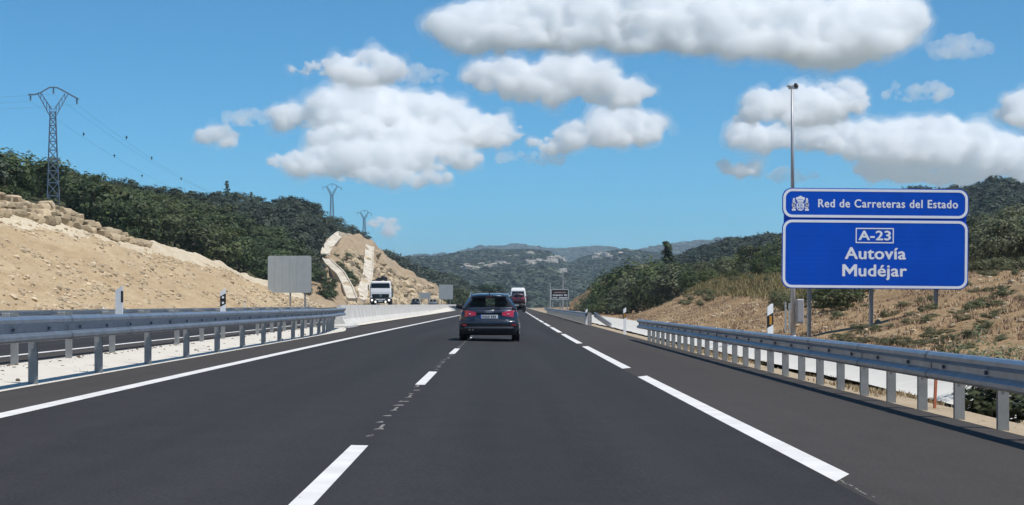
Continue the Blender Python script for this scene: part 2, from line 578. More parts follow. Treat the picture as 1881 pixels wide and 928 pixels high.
def stripe(V, F, x, w, y0, y1, zf, n=None, slant=0.0):
    n = n or max(1, int((y1 - y0) / 6))
    b = len(V)
    for i in range(n + 1):
        y = y0 + (y1 - y0) * i / n
        dx = dev(y) if zf is zr else bend(y)
        for s in (-.5, .5):
            yy = y + (slant * s if i in (0, n) else 0)
            xx = x + w * s
            V.append((xx + dx, yy, (zr(xx) if zf is zr else zl(y)) + (.004 if zf is zr else .008)))
    for i in range(n): F.append((b + 2 * i, b + 2 * i + 1, b + 2 * i + 3, b + 2 * i + 2))


def marking(name, V, F, mat=None):
    me = bpy.data.meshes.new(name)
    me.from_pydata(V, [], F)
    return tag(link_mesh(name, me, mat or M['paint']), kind='structure')


V, F = [], []
stripe(V, F, -4.68, .20, -30, 640, zr)
marking('left_edge_line', V, F)
V, F = [], []
y = 12.9 - 22.1
while y < 420:
    stripe(V, F, RL, .20, y, y + 18.2, zr, slant=.6)
    y += 22.1
marking('right_edge_line', V, F)
V, F = [], []
y = 26.2 - 16.35 * 2
while y < 420:
    stripe(V, F, -1.13, .135, y, y + 5.1, zr)
    y += 16.35
marking('lane_line', V, F)
V, F = [], []
for g in range(-1, 5):                                    # scraped-off remains of older marks in the gaps
    y0 = 15.6 + 16.35 * g
    k = 11
    for i in range(k):
        yy = y0 + (i + .4) * 10.4 / k + R.uniform(-.1, .1)
        w_ = R.uniform(.07, .14)
        xx = -1.13 + R.uniform(-.03, .03)
        b = len(V)
        V += [(xx - w_ / 2 + dev(yy), yy, zr(xx) + .004), (xx + w_ / 2 + dev(yy), yy, zr(xx) + .004),
              (xx + w_ / 2 - .02 + dev(yy), yy + R.uniform(.12, .24), zr(xx) + .004), (xx - w_ / 2 + .02 + dev(yy), yy + R.uniform(.1, .2), zr(xx) + .004)]
        F.append((b, b + 1, b + 2, b + 3))
        if i % 3 == 1:
            b = len(V)
            V += [(xx - .015 + dev(yy), yy + .1, zr(xx) + .004), (xx + .015 + dev(yy), yy + .1, zr(xx) + .004), (xx + .02 + dev(yy), yy + .7, zr(xx) + .004), (xx - .01 + dev(yy), yy + .7, zr(xx) + .004)]
            F.append((b, b + 1, b + 2, b + 3))
yy = 11.6                                                  # thin scratch carried on from the last edge dash
for i in range(9):
    b = len(V); x_ = RL - .01 + R.uniform(-.012, .012); L_ = R.uniform(.08, .2)
    V += [(x_, yy, zr(RL) + .004), (x_ + .014, yy, zr(RL) + .004), (x_ + .012, yy + L_, zr(RL) + .004), (x_ + .002, yy + L_, zr(RL) + .004)]
    F.append((b, b + 1, b + 2, b + 3)); yy += .17
marking('worn_marks', V, F, M['wornpaint'])
V, F = [], []
stripe(V, F, -9.2, .2, -30, 600, None)
stripe(V, F, -16.2, .2, -30, 600, None)
for i in range(-2, 36): stripe(V, F, -12.7, .14, i * 17, i * 17 + 5, None)
marking('opposite_lane_lines', V, F)

# the ground: one sheet to the horizon, under everything
me = bpy.data.meshes.new('ground')
ring = [(14000 * math.cos(a), 14000 * math.sin(a), -1.6) for a in np.linspace(0, 2 * math.pi, 49)[:-1]]
me.from_pydata(ring, [], [tuple(range(48))])
tag(link_mesh('ground', me, M['ground']), kind='structure')


# ------------------------------------------------------------------ right verge, ditch and bank
PROF = np.array([(4.86, -.13), (5.2, -.16), (5.75, -.22), (7.6, -.68), (9.5, -.22), (11.5, -.12), (13.8, .39), (16.1, .93), (18.4, 1.55), (20.2, 2.15), (22.5, 2.5), (30, 2.8), (45, 3.6), (90, 8)])


def fbm(x, y, s, o=4):
    return mn.fractal(Vector((x * s, y * s, 3.7)), 1.0, 2.0, o)


def zR(x, y):
    xx = x - dev(y)
    z = float(np.interp(xx, PROF[:, 0], PROF[:, 1]))
    if xx > 9.5:
        up = z + .22
        T = 1 + .5 * sm(90, 215, y)
        # the bank ends round y 170 (toe) to 235 (crest)
        e = 1 - sm(0, 1, (y - 168 - (xx - 9.5) * 2.6) / 34)
        T *= e * .93 + .07
        z = -.22 + up * T
        k = sm(10, 13, xx)
        z += k * (.16 * fbm(x, y, .35) + .07 * fbm(x + 40, y, 1.1)) * (1 + .4 * sm(16, 22, xx))
    elif xx > 5.2:
        z += .025 * fbm(x, y, 1.3)
    return z


def grid_mesh(name, P, mats, mi=None, smooth=True, kind='structure'):
    """P: rows x cols of points."""
    nr, nc = len(P), len(P[0])
    V = [tuple(p) for r in P for p in r]
    F = [(i * nc + j, i * nc + j + 1, (i + 1) * nc + j + 1, (i + 1) * nc + j) for i in range(nr - 1) for j in range(nc - 1)]
    me = bpy.data.meshes.new(name)
    me.from_pydata(V, [], F)
    o = link_mesh(name, me, mats, None, smooth)
    if mi is not None: me.polygons.foreach_set('material_index', [mi(i, j) for i in range(nr - 1) for j in range(nc - 1)])
    tag(o, kind=kind)
    return o


xs = [4.86, 5.05, 5.3, 5.75, 6.3, 6.9, 7.6, 8.3, 9.0, 9.5] + list(np.arange(10, 24, .5)) + list(np.arange(24, 45, 2.5)) + [50, 60, 75, 90]
ysR = list(np.arange(-30, 256, 1.6)) + list(np.arange(256, 720, 14))
P = [[(x + dev(y), y, zR(x + dev(y), y)) for x in xs] for y in ysR]
grid_mesh('bank', P, [M['bank'], M['verge']], lambda i, j: 1 if xs[j] < 9.4 else 0)
# white concrete lining of the ditch
xd = [5.72, 6.2, 6.9, 7.6, 8.3, 9.0, 9.62]
yd = list(np.arange(28.5, 262, 1.5))
P = []
for y in yd:
    row = []
    for i, x in enumerate(xd):
        x2 = x + (.12 * fbm(0, y, .5) if i in (0, len(xd) - 1) else 0) + dev(y)
        row.append((x2, y, float(np.interp(x, PROF[:, 0], PROF[:, 1])) + .075 + .012 * fbm(x, y, .8)))
    P.append(row)
grid_mesh('drainage_ditch', P, [M['ditch']])


# ------------------------------------------------------------------ hills
def patch(name, crest, toe, mats, nu=80, nt=40, p=1.0, amp=0.5, sc=0.1, back=(40, -8), mi=None, ridge=0.0):
    """A hillside between a toe line and a crest line (lists of points), then falling away behind."""
    crest = np.array([tuple(c) for c in crest]); toe = np.array([tuple(t) for t in toe])
    uc, ut = np.linspace(0, 1, len(crest)), np.linspace(0, 1, len(toe))
    us = np.linspace(0, 1, nu)
    C = np.stack([np.interp(us, uc, crest[:, k]) for k in range(3)], 1)
    T = np.stack([np.interp(us, ut, toe[:, k]) for k in range(3)], 1)
    def pt(u, t):
        c = np.array([np.interp(u, us, C[:, k]) for k in range(3)]); q = np.array([np.interp(u, us, T[:, k]) for k in range(3)])
        h = q + (c - q) * min(t, 1.0)
        h[2] = q[2] + (c[2] - q[2]) * min(t, 1.0) ** p
        if t > 1:
            dr = c - q; dr[2] = 0; dr /= max(1e-6, np.linalg.norm(dr))
            h = c + dr * back[0] * (t - 1) * 2
            h[2] = c[2] + back[1] * ((t - 1) * 2) ** 1.5
        n = amp * (mn.fractal(Vector((h[0] * sc, h[1] * sc, h[2] * sc)), 1.0, 2.0, 5))
        e = min(1, t * 6) * (1 if t < 1 else 1) * (0.35 + .65 * min(1, abs(1 - t) * 5 + ridge))
        h[2] += n * e
        return h
    ts = list(np.linspace(0, 1, nt)) + [1.1, 1.25, 1.5]
    P = [[pt(u, t) for u in us] for t in ts]
    o = grid_mesh(name, P, mats, (lambda i, j: mi(us[j], ts[i], P[i][j])) if mi else None)
    return o, pt


# the sandy cutting left of the far carriageway
crest = [(-38, 10, 10.5), (-37, 60, 9.8), W(-160, 372, 102), W(0, 393, 125), W(110, 412, 138), W(265, 452, 160), W(400, 489, 181), W(500, 530, 196), W(570, 555, 209), (-19.8, 226, .75)]
toe = [(-19.5, 10, .02), (-19.5, 60, .02), (-19.5, 84, .02), (-19.5, 96, .03), (-19.5, 106, .05), (-19.5, 128, .1), (-19.5, 156, .3), (-19.5, 184, .5), (-19.5, 204, .6), (-19.4, 226, .68)]
M['sandpale'] = earth('pale_sand', [(0.28, (0.40, 0.31, 0.20)), (0.45, (0.54, 0.45, 0.32)), (0.70, (0.68, 0.61, 0.47))], 0.10, 0.8, 3.0, 0.8, 0.5, (1, 0.35, 1.8))
cut, cut_pt = patch('sandy_cutting', crest, toe, [M['sand'], M['sandpale']], 320, 110, 0.95, 0.45, 0.22, back=(14, 1.5), ridge=.3, mi=lambda u, t, p: 1 if t + .10 * mn.fractal(Vector((p[1] * .12, p[2] * .9, 2)), 1, 2, 3) > .86 else 0)

# the wooded hill behind it
crest = [W(-330, 300, 380), W(-150, 330, 390), W(0, 354, 400), W(150, 364, 425), W(300, 376, 460), W(420, 387, 490), W(560, 394, 530), W(600, 420, 560), W(635, 436, 590), W(668, 452, 640)]
toe = [W(-330, 360, 130), W(-150, 380, 135), W(0, 372, 150), W(110, 400, 172), W(265, 455, 200), W(400, 500, 225), W(500, 545, 255), W(545, 556, 285), W(585, 500, 430), W(660, 480, 560)]
wood, wood_pt = patch('wooded_hill', crest, toe, [M['forestfloor']], 130, 60, 1.0, 2.2, 0.03, back=(120, -25))

# the rocky hill with the drainage chutes
crest = [W(548, 486, 400), W(575, 462, 420), W(602, 440, 440), W(625, 427, 455), W(643, 427, 465), W(664, 433, 475), W(685, 446, 485), W(712, 472, 505), W(742, 494, 525), W(775, 511, 550), W(800, 524, 565), W(815, 541, 580), W(838, 556, 600)]
toe = [W(540, 565, 300), W(570, 565, 308), W(600, 565, 320), W(622, 565, 330), W(642, 565, 340), W(660, 565, 352), W(680, 565, 366), W(706, 565, 388), W(736, 565, 420), W(768, 565, 460), W(796, 565, 510), W(816, 565, 560), W(842, 563, 596)]
rock, rock_pt = patch('rocky_cutting', crest, toe, [M['rockcut']], 220, 110, 0.9, 2.6, 0.10, back=(60, -10))

# small brown cutting on the right, beyond the bank
crest = [W(1046, 556, 420), W(1062, 545, 400), W(1085, 527, 385), W(1108, 511, 370), W(1135, 505, 360), W(1180, 500, 350), W(1240, 495, 340)]
toe = [W(1046, 566, 395), W(1058, 568, 370), W(1070, 570, 345), W(1085, 572, 325), W(1105, 574, 305), W(1140, 575, 290), W(1190, 575, 280)]
patch('brown_cutting', crest, toe, [M['bank']], 60, 30, 0.9, 1.0, 0.12, back=(40, -2))

# forested hills further off
H = {}
crest = [W(705, 478, 690), W(738, 490, 700), W(765, 504, 720), W(805, 510, 740), W(832, 520, 760), W(852, 536, 780), W(880, 546, 800), W(940, 561, 820)]
toe = [W(700, 560, 600), W(740, 562, 610), W(765, 562, 620), W(805, 562, 630), W(832, 562, 640), W(852, 562, 650), W(880, 562, 650), W(940, 563, 660)]
_, H['e'] = patch('near_left_hill', crest, toe, [M['forestfloor']], 60, 30, 1.0, 2, 0.03, back=(100, -20))
crest = [W(1205, 502, 900), W(1255, 486, 880), W(1290, 471, 860), W(1350, 454, 850), W(1436, 446, 840), W(1540, 408, 820), W(1660, 368, 800), W(1740, 366, 800), W(1800, 362, 780), W(1832, 346, 770), W(1881, 356, 760), W(2000, 346, 740), W(2200, 316, 700)]
toe = [W(1200, 560, 600), W(1255, 555, 560), W(1290, 550, 520), W(1350, 540, 480), W(1436, 530, 450), W(1540, 520, 430), W(1660, 515, 410), W(1740, 510, 400), W(1800, 505, 390), W(1832, 500, 380), W(1881, 500, 370), W(2000, 495, 360), W(2200, 490, 340)]
_, H['d'] = patch('near_right_hill', crest, toe, [M['forestfloor']], 120, 50, 1.0, 3, 0.02, back=(150, -30))
crest = [W(640, 486, 2700), W(736, 480, 2700), W(800, 476, 2750), W(860, 470, 2800), W(905, 468, 2800), W(960, 467, 2750), W(1004, 470, 2700), W(1018, 480, 2600), W(1060, 502, 2450), W(1110, 518, 2400), W(1180, 536, 2350)]
toe = [W(640, 566, 1300), W(736, 566, 1300), W(800, 566, 1300), W(860, 566, 1300), W(905, 566, 1350), W(960, 566, 1400), W(1004, 566, 1450), W(1018, 566, 1450), W(1060, 566, 1450), W(1110, 566, 1450), W(1180, 566, 1450)]
_, H['a'] = patch('far_left_hill', crest, toe, [M['farfloor']], 110, 60, 0.9, 16, 0.004, back=(500, -90))
crest = [W(1000, 526, 3000), W(1035, 498, 3000), W(1070, 481, 2950), W(1110, 472, 2900), W(1150, 464, 2850), W(1178, 468, 2850), W(1240, 474, 2800), W(1330, 478, 2800), W(1440, 476, 2800)]
toe = [W(1000, 566, 1700), W(1035, 566, 1600), W(1070, 566, 1600), W(1110, 566, 1600), W(1150, 566, 1600), W(1178, 566, 1600), W(1240, 566, 1600), W(1330, 566, 1600), W(1440, 566, 1600)]
_, H['b'] = patch('far_right_hill', crest, toe, [M['farfloor']], 90, 60, 0.9, 16, 0.004, back=(500, -90))
crest = [W(600, 483, 6800), W(840, 471, 6800), W(885, 462, 6800), W(915, 464, 6800), W(950, 460, 6800), W(1010, 468, 6700), W(1050, 467, 6600), W(1085, 463, 6500), W(1120, 463, 6400), W(1160, 469, 6200), W(1215, 455, 6000), W(1270, 450, 6000), W(1320, 446, 6000), W(1400, 449, 6000), W(1500, 453, 6000)]
toe = [W(600, 560, 4200), W(840, 560, 4200), W(885, 560, 4200), W(915, 560, 4200), W(950, 560, 4200), W(1010, 560, 4200), W(1050, 560, 4200), W(1085, 560, 4200), W(1120, 560, 4200), W(1160, 560, 4200), W(1215, 560, 4200), W(1270, 560, 4200), W(1320, 560, 4200), W(1400, 560, 4200), W(1500, 560, 4200)]
_, H['c'] = patch('distant_ridge', crest, toe, [M['farfloor']], 140, 40, 0.8, 25, 0.002, back=(800, -120))


def surf(pt, u0=0.0, u1=1.0, nu=240, nt=160):
    """Look-up: the nearest point of a hillside that shows at a photo pixel."""
    A = np.array([[pt(u, t) for u in np.linspace(u0, u1, nu)] for t in np.linspace(0.01, 1.0, nt)])
    PX = VX + FPX * A[..., 0] / A[..., 1]
    PY = VY - FPX * (A[..., 2] - CH) / A[..., 1]
    def at(px, py):
        d = np.hypot(PX - px, PY - py)
        i = np.unravel_index(np.argmin(d), d.shape)
        return Vector(A[i])
    return at


wood_at = surf(wood_pt, 0, 1, 260, 120)
rock_at = surf(rock_pt, 0, 1, 220, 160)


# ------------------------------------------------------------------ plants
def rand_dirs(n):
    v = NR.normal(size=(n, 3))
    return v / np.linalg.norm(v, axis=1, keepdims=True)


def leaf_quads(c, nrm, size, aspect=0.6):
    """n leaf faces as (n*4, 3) corner points."""
    n = len(c)
    r = rand_dirs(n)
    a = np.cross(nrm, r); a /= np.linalg.norm(a, axis=1, keepdims=True) + 1e-9
    b = np.cross(nrm, a)
    s = (size * NR.uniform(.6, 1.35, n))[:, None] * .5
    q = np.stack([c - a * s, c - b * s * aspect + a * s * .15, c + a * s, c + b * s * aspect + a * s * .15], 1)
    return q.reshape(-1, 3)


def quads_mesh(name, V):
    n = len(V) // 4
    me = bpy.data.meshes.new(name)
    me.vertices.add(len(V)); me.vertices.foreach_set('co', np.asarray(V, dtype=np.float32).ravel())
    me.loops.add(n * 4); me.loops.foreach_set('vertex_index', np.arange(n * 4, dtype=np.int32))
    me.polygons.add(n); me.polygons.foreach_set('loop_start', np.arange(0, n * 4, 4, dtype=np.int32))
    me.polygons.foreach_set('loop_total', np.full(n, 4, dtype=np.int32))
    me.update(calc_edges=True)
    return me


def crown_pts(kind, nclump, per, flat=1.0):
    """Leaf centres and normals of a crown in a tree of unit height."""
    C, N = [], []
    if kind == 'oak':
        lop = rand_dirs(3) * .12
        for k in range(nclump):
            d = rand_dirs(1)[0]
            rr = NR.uniform(.45, 1.0) ** .5
            c = np.array([d[0] * .40, d[1] * .40, d[2] * .34 * flat]) * rr + np.array([0, 0, .60])
            c += lop[k % 3] * .6
            if c[2] < .2: c[2] = .2 + NR.uniform(0, .1)
            r = NR.uniform(.10, .19)
            dd = rand_dirs(per)
            C.append(c + dd * r * NR.uniform(.55, 1.05, (per, 1)) * np.array([1.1, 1.1, .85]))
            cd = c - np.array([0, 0, .48]); cd = cd / (np.linalg.norm(cd) + 1e-6)
            nn = dd * .7 + rand_dirs(per) * .5 + cd * .9 + np.array([0, 0, .25])
            N.append(nn)
    elif kind == 'pine':
        nw = max(6, nclump // 5)
        for w in range(nw):
            h = .16 + .84 * (w + NR.uniform(-.3, .3)) / nw
            L = (1.03 - h) * .34 + .03
            L *= NR.uniform(.7, 1.15)
            for b in range(5):
                a = NR.uniform(0, 6.283)
                l = L * NR.uniform(.6, 1.15)
                t = NR.uniform(.15, 1, per)[:, None]
                dirv = np.array([math.cos(a), math.sin(a), .12])
                dd = rand_dirs(per)
                C.append(np.array([0, 0, h]) + dirv * l * t + dd * .035 * np.array([1, 1, .7]))
                N.append(dd * .6 + np.array([0, 0, .7]) + dirv * .2)
    C = np.concatenate(C); N = np.concatenate(N)
    N /= np.linalg.norm(N, axis=1, keepdims=True)
    return C, N


def trunk_mb(h, r, limbs=6, spread=.35, seed=0):
    mb = MB()
    rr = random.Random(seed)
    x = y = 0.0
    prev = Vector((0, 0, -.3)); pr = r * 1.25
    n = 5
    for i in range(1, n + 1):
        p = Vector((x + rr.uniform(-.03, .03) * h, y + rr.uniform(-.03, .03) * h, h * .8 * i / n))
        nr_ = r * (1 - .75 * i / n)
        mb.cyl(prev, p, pr, nr_, 7, caps=False)
        if i >= 2:
            for k in range(2):
                a = rr.uniform(0, 6.28); L = h * spread * rr.uniform(.6, 1)
                q = p + Vector((math.cos(a) * L, math.sin(a) * L, L * rr.uniform(.3, .8)))
                mb.cyl(p, q, nr_ * .6, nr_ * .15, 5, caps=False)
        prev, pr = p, nr_
    return mb


def make_tree_proto(kind, nclump, per, leaf, mat, hgt, seed, flat=1.0):
    c, n = crown_pts(kind, nclump, per, flat)
    me = quads_mesh(kind + '_crown', leaf_quads(c, n, leaf, .6 if kind == 'oak' else .35))
    me.materials.append(mat)
    tb = trunk_mb(1.0, .028 if kind == 'oak' else .02, seed=seed, spread=.30 if kind == 'oak' else .12)
    tm = bpy.data.meshes.new(kind + '_trunk')
    tb.bm.to_mesh(tm); tb.bm.free()
    tm.materials.append(M['bark'])
    return me, tm


near_protos = {
    'oak': [make_tree_proto('oak', 40, 52, .060, (M['oak'], M['oakfresh'], M['oakgrey'], M['oakfresh'], M['oakgrey'])[i], 1, i, f) for i, f in enumerate((1.0, .9, 1.1, .85, .95))],
    'pine': [make_tree_proto('pine', 90, 38, .05, M['pine'], 1, 9)],
}


def tree(px, top, d, wide, kind, label, group, which=None, base=None):
    if which is None and kind == 'oak': which = R.choice((0, 1, 1, 2, 3, 4))
    x = (px - VX) / FPX * d
    z0 = zR(x, d) if base is None else base
    h = CH + (VY - top) / FPX * d - z0
    protos = near_protos[kind]
    cm, tm = protos[R.randrange(len(protos)) if which is None else which]
    e = empty('pine_tree' if kind == 'pine' else 'oak_tree', (x, d, z0 - .1 - (.15 * h if kind == 'oak' else 0)), R.uniform(0, 6.28), label, 'tree', group)
    hs = h * (1.15 if kind == 'oak' else 1)
    e.scale = (h * wide, h * wide, hs)
    for nm, me in (('crown', cm), ('trunk', tm)):
        o = bpy.data.objects.new(nm, me); COL.objects.link(o); o.parent = e
    return e


tree(1225, 438, 232, .95, 'pine', 'tall lone pine standing above the oaks on the right bank', None)
tree(1381, 440, 205, 1.15, 'oak', 'tallest dark oak just left of the blue road sign', None, 0)
tree(1812, 392, 150, 1.1, 'oak', 'dark oak showing just right of the blue sign board', None, 2)
rb = 'oaks along the top of the right bank'
lab = 'green oak in the row along the top of the right bank'
for px, top, d, w in ((1150, 482, 250, 1.3), (1122, 498, 255, 1.2), (1172, 476, 245, 1.35), (1196, 471, 252, 1.2), (1208, 484, 225, 1.3), (1245, 468, 240, 1.2), (1262, 474, 220, 1.3),
                      (1288, 480, 210, 1.4), (1312, 474, 222, 1.3), (1334, 470, 205, 1.35), (1356, 465, 214, 1.3), (1370, 482, 190, 1.4), (1404, 452, 200, 1.15), (1425, 442, 195, 1.15), (1432, 462, 176, 1.2),
                      (1396, 474, 180, 1.3), (1300, 490, 195, 1.5), (1236, 490, 214, 1.5), (1180, 492, 232, 1.5), (1345, 492, 182, 1.5), (1448, 432, 190, 1.2), (1480, 450, 180, 1.3), (1272, 492, 206, 1.5), (1420, 486, 168, 1.5)):
    tree(px, top, d, w, 'oak', lab, rb)
for px, top, d, w in ((1075, 548, 262, 1.6), (1090, 538, 258, 1.5), (1103, 525, 262, 1.4), (1116, 516, 250, 1.4), (1130, 528, 240, 1.5), (1146, 512, 240, 1.4), (1112, 545, 240, 1.7), (1160, 520, 236, 1.5), (1135, 548, 228, 1.7), (1090, 556, 246, 1.7)):
    tree(px, top, d, w, 'oak', 'low bushy oak spilling down past the end of the right bank', 'bushy oaks past the end of the right bank', base=-.3 if px < 1140 else None)
lab = 'leafy oak on the bank to the right of the blue sign'
for px, top, d, w in ((1790, 424, 150, 1.1), (1832, 404, 155, 1.15), (1852, 384, 162, 1.1), (1872, 378, 152, 1.1), (1895, 395, 146, 1.2), (1925, 380, 150, 1.2), (1802, 440, 140, 1.3), (1842, 436, 138, 1.2), (1880, 432, 136, 1.3), (1768, 440, 165, 1.3), (1735, 455, 175, 1.3), (1700, 470, 180, 1.3),
                      (1650, 480, 175, 1.3), (1600, 490, 172, 1.3), (1550, 490, 170, 1.3), (1510, 480, 172, 1.3)):
    tree(px, top, d, w, 'oak', lab if px > 1780 else 'oak on the bank behind the blue sign board', 'oaks right of the sign' if px > 1780 else 'oaks hidden behind the sign', R.choice((2, 4, 1)))

for px, top, d, w in ((1797, 412, 122, 1.15), (1832, 400, 118, 1.1), (1866, 388, 121, 1.1), (1905, 392, 117, 1.2)):
    tree(px, top, d, w, 'oak', 'pale grey-green oak standing just behind the low shrubs right of the sign', 'pale oaks behind the shrubs right of the sign', R.choice((2, 4)))
# low shrubs
shrub_protos = []
for i in range(4):
    c, n = crown_pts('oak', 30, 46, .9)
    c[:, 2] = np.maximum(c[:, 2] - .16, .02)
    me = quads_mesh('shrub', leaf_quads(c, n, .075, .5)); me.materials.append(M['shrub'] if i < 3 else M['oak'])
    shrub_protos.append(me)


def shrub(x, y, w, h, label, group, which=None, z=None, name='shrub'):
    o = bpy.data.objects.new(name, shrub_protos[R.randrange(4) if which is None else which]); COL.objects.link(o)
    o.location = (x, y, (zR(x, y) if z is None else z) - .05)
    o.rotation_euler = (0, 0, R.uniform(0, 6.28)); o.scale = (w, w, h)
    return tag(o, label, 'shrub', group)


for px, d, w, h in ((1783, 104, 1.6, 1.1), (1800, 100, 1.9, 1.15), (1822, 102, 1.7, 1.1), (1838, 98, 1.9, 1.2), (1858, 100, 1.8, 1.1), (1874, 97, 2, 1.2), (1890, 98, 2, 1.2)):
    shrub((px - VX) / FPX * d, d, w, h, 'grey-green low shrub in the row crowning the bank right of the sign', 'shrubs crowning the bank right of the sign', 0)
for px, d, w, h in ((1500, 92, 2.2, 1.5), (1525, 90, 2.4, 1.7), (1550, 88, 2.0, 1.4), (1575, 95, 1.8, 1.2)):
    shrub((px - VX) / FPX * d, d, w, h, 'dark green shrub growing under the blue sign board', 'shrubs under the sign', 3)
for px, d, w, h in ((1432, 104, 1.5, 1.6), (1447, 100, 1.2, 1.3)):
    shrub((px - VX) / FPX * d, d, w, h, 'olive shrub beside the tall camera mast', 'shrubs beside the mast', 1)
for k in range(26):
    px = R.uniform(1240, 1430); d = R.uniform(150, 205)
    shrub((px - VX) / FPX * d, d, R.uniform(.8, 1.6), R.uniform(.4, .9), 'low yellow-green tuft shrub on the crest of the right bank', 'tuft shrubs on the right bank crest', R.choice((0, 1, 2)))
for k in range(90):
    px = R.uniform(1480, 1890); d = R.uniform(48, 100)
    x = (px - VX) / FPX * d
    if x - dev(d) > 11: shrub(x, d, R.uniform(.4, 1.0), R.uniform(.2, .45), 'small olive tuft on the dry slope right of the sign', 'small tufts on the dry slope', R.choice((0, 1, 2)))
# hedge of broad leaves near the end of the ditch
c, n = crown_pts('oak', 60, 70, 1.0)
c[:, 2] = np.maximum(c[:, 2] - .2, .0)
me = quads_mesh('hedge', leaf_quads(c, n, .062, .62)); me.materials.append(M['ivy'])
for x, y, w, h, l in ((7.35, 27.0, 2.0, 1.0, 'dark leafy bush behind the right guardrail at the end of the ditch'), (7.9, 25.2, 2.4, .9, 'dark leafy bush cut by the right edge of the photo')):
    o = bpy.data.objects.new('bush', me); COL.objects.link(o); o.location = (x, y, zR(x, y) - .05); o.scale = (w, w, h); o.rotation_euler = (0, 0, x)
    tag(o, l, 'bush')
c, n = crown_pts('oak', 34, 22, 1.1)
c[:, 2] = np.maximum(c[:, 2] - .15, .0)
me = quads_mesh('sparse', leaf_quads(c, n, .05, .6)); me.materials.append(M['shrub'])
o = bpy.data.objects.new('bush', me); COL.objects.link(o); o.location = (8.6, 33.5, zR(8.6, 33.5)); o.scale = (1.5, 1.5, 1.35)
tag(o, 'sparse yellow-green bush rising above the near end of the right guardrail', 'bush')

# trees of the wooded hill: the nearest and largest each a thing, the rest one mass
far_protos = []
for i in range(6):
    if i < 5:
        c, n = crown_pts('oak', 24, 34, (1.0, .85, 1.15, .95, 1.05)[i])
        V = leaf_quads(c, n, .085, .65); mt = M['oak']
    else:
        c, n = crown_pts('pine', 50, 15)
        V = leaf_quads(c, n, .085, .4); mt = M['pine']
    me = quads_mesh('far_tree', V)
    me.materials.append(mt); me.materials.append(M['bark'])
    tb = trunk_mb(1.0, .03, seed=30 + i, spread=.2)
    bm = bmesh.new(); bm.from_mesh(me)
    n0 = len(bm.faces)
    t2 = bpy.data.meshes.new('t'); tb.bm.to_mesh(t2); tb.bm.free(); bm.from_mesh(t2)
    bm.faces.ensure_lookup_table()
    for f in bm.faces[n0:]: f.material_index = 1
    bm.to_mesh(me); bm.free()
    far_protos.append((me, V.copy()))

b1_ = wood_at(97, 374)
cand = []
for k in range(3000):
    u, t = NR.uniform(0, 1), NR.uniform(0.0, 1.03)
    p = wood_pt(u, t)
    px = VX + FPX * p[0] / p[1]; py = VY - FPX * (p[2] - CH) / p[1]
    if 352 < px < 384 and 424 < py < 444: continue
    if 30 < px < 165 and t < .12: continue
    if 30 < px < 165 and p[1] < b1_.y + 5: continue
    if px > 520 and p[1] < 330: continue
    cand.append((p[1], px, py, p, t))
keep = []
for c_ in sorted(cand, key=lambda q: q[0]):
    s_ = 1.75 if c_[4] < .5 else 2.0
    if all((c_[3][0] - k[3][0]) ** 2 + (c_[3][1] - k[3][1]) ** 2 > (2.1 * s_) ** 2 for k in keep[-250:]): keep.append(c_)
ind, mass = [], []
for c_ in keep:
    (ind if -20 < c_[1] < 668 and len(ind) < 236 else mass).append(c_)


def put_far_tree(p, h, w, label, group, which, name=None):
    o = bpy.data.objects.new(name or ('pine_tree' if which == 5 else 'oak_tree'), far_protos[which][0]); COL.objects.link(o)
    o.location = (p[0], p[1], p[2] - .3); o.rotation_euler = (0, 0, R.uniform(0, 6.28)); o.scale = (w, w, h)
    return tag(o, label, 'tree', group)


for dd, px, py, p, t in ind:
    h = R.uniform(3.2, 4.8) * (.8 + .3 * min(1, dd / 400)); which = R.choice((0, 1, 2, 3, 4))
    put_far_tree(p, h * 1.1, h * R.uniform(1.2, 1.7), 'dark green oak in the wood on the left hill', 'oaks of the wood on the left hill', which)
for k in range(46):
    p = wood_at(R.uniform(20, 235), 0) if 0 else wood_pt(R.uniform(.14, .44), R.uniform(.0, .16))
    px, py = VX + FPX * p[0] / p[1], VY - FPX * (p[2] - CH) / p[1]
    h = R.uniform(.7, 1.5) if 30 < px < 165 else R.uniform(1.2, 2.2)
    put_far_tree(p, h, h * R.uniform(1.1, 1.6), 'low green bush in the scrub behind the boulder wall', 'bushes behind the boulder wall', R.choice((0, 1, 2, 3)), 'bush')['category'] = 'bush'
put_far_tree(wood_at(417, 386), 8.2, 6.5, 'taller pointed pine on the skyline of the left wood', None, 5)
put_far_tree(wood_at(460, 388), 5.6, 5, 'shorter pointed pine on the skyline, right of the taller one', None, 5)


def mass_mesh(name, items, protoV, mat, label=None, group=None, kind='stuff'):
    """Many far plants as one object: items are (point, height, width)."""
    out = []
    for p, h, w in items:
        V = protoV[R.randrange(len(protoV))]
        a = R.uniform(0, 6.28); ca, sa = math.cos(a), math.sin(a)
        X = (V[:, 0] * ca - V[:, 1] * sa) * w + p[0]
        Y = (V[:, 0] * sa + V[:, 1] * ca) * w + p[1]
        out.append(np.stack([X, Y, V[:, 2] * h + p[2] - .3], 1))
    me = quads_mesh(name, np.concatenate(out)); me.materials.append(mat)
    o = bpy.data.objects.new(name, me); COL.objects.link(o)
    return tag(o, label, 'wood', group, kind)


midV = []
for i in range(4):
    c, n = crown_pts('oak', 14, 14, 1.0)
    midV.append(leaf_quads(c, n, .15, .7))
mass_mesh('forest', [(c_[3], R.uniform(3.5, 5.5), R.uniform(4.6, 7)) for c_ in mass], [f[1] for f in far_protos[:5]], M['farleaf'], 'dark green wood covering the back of the left hill')


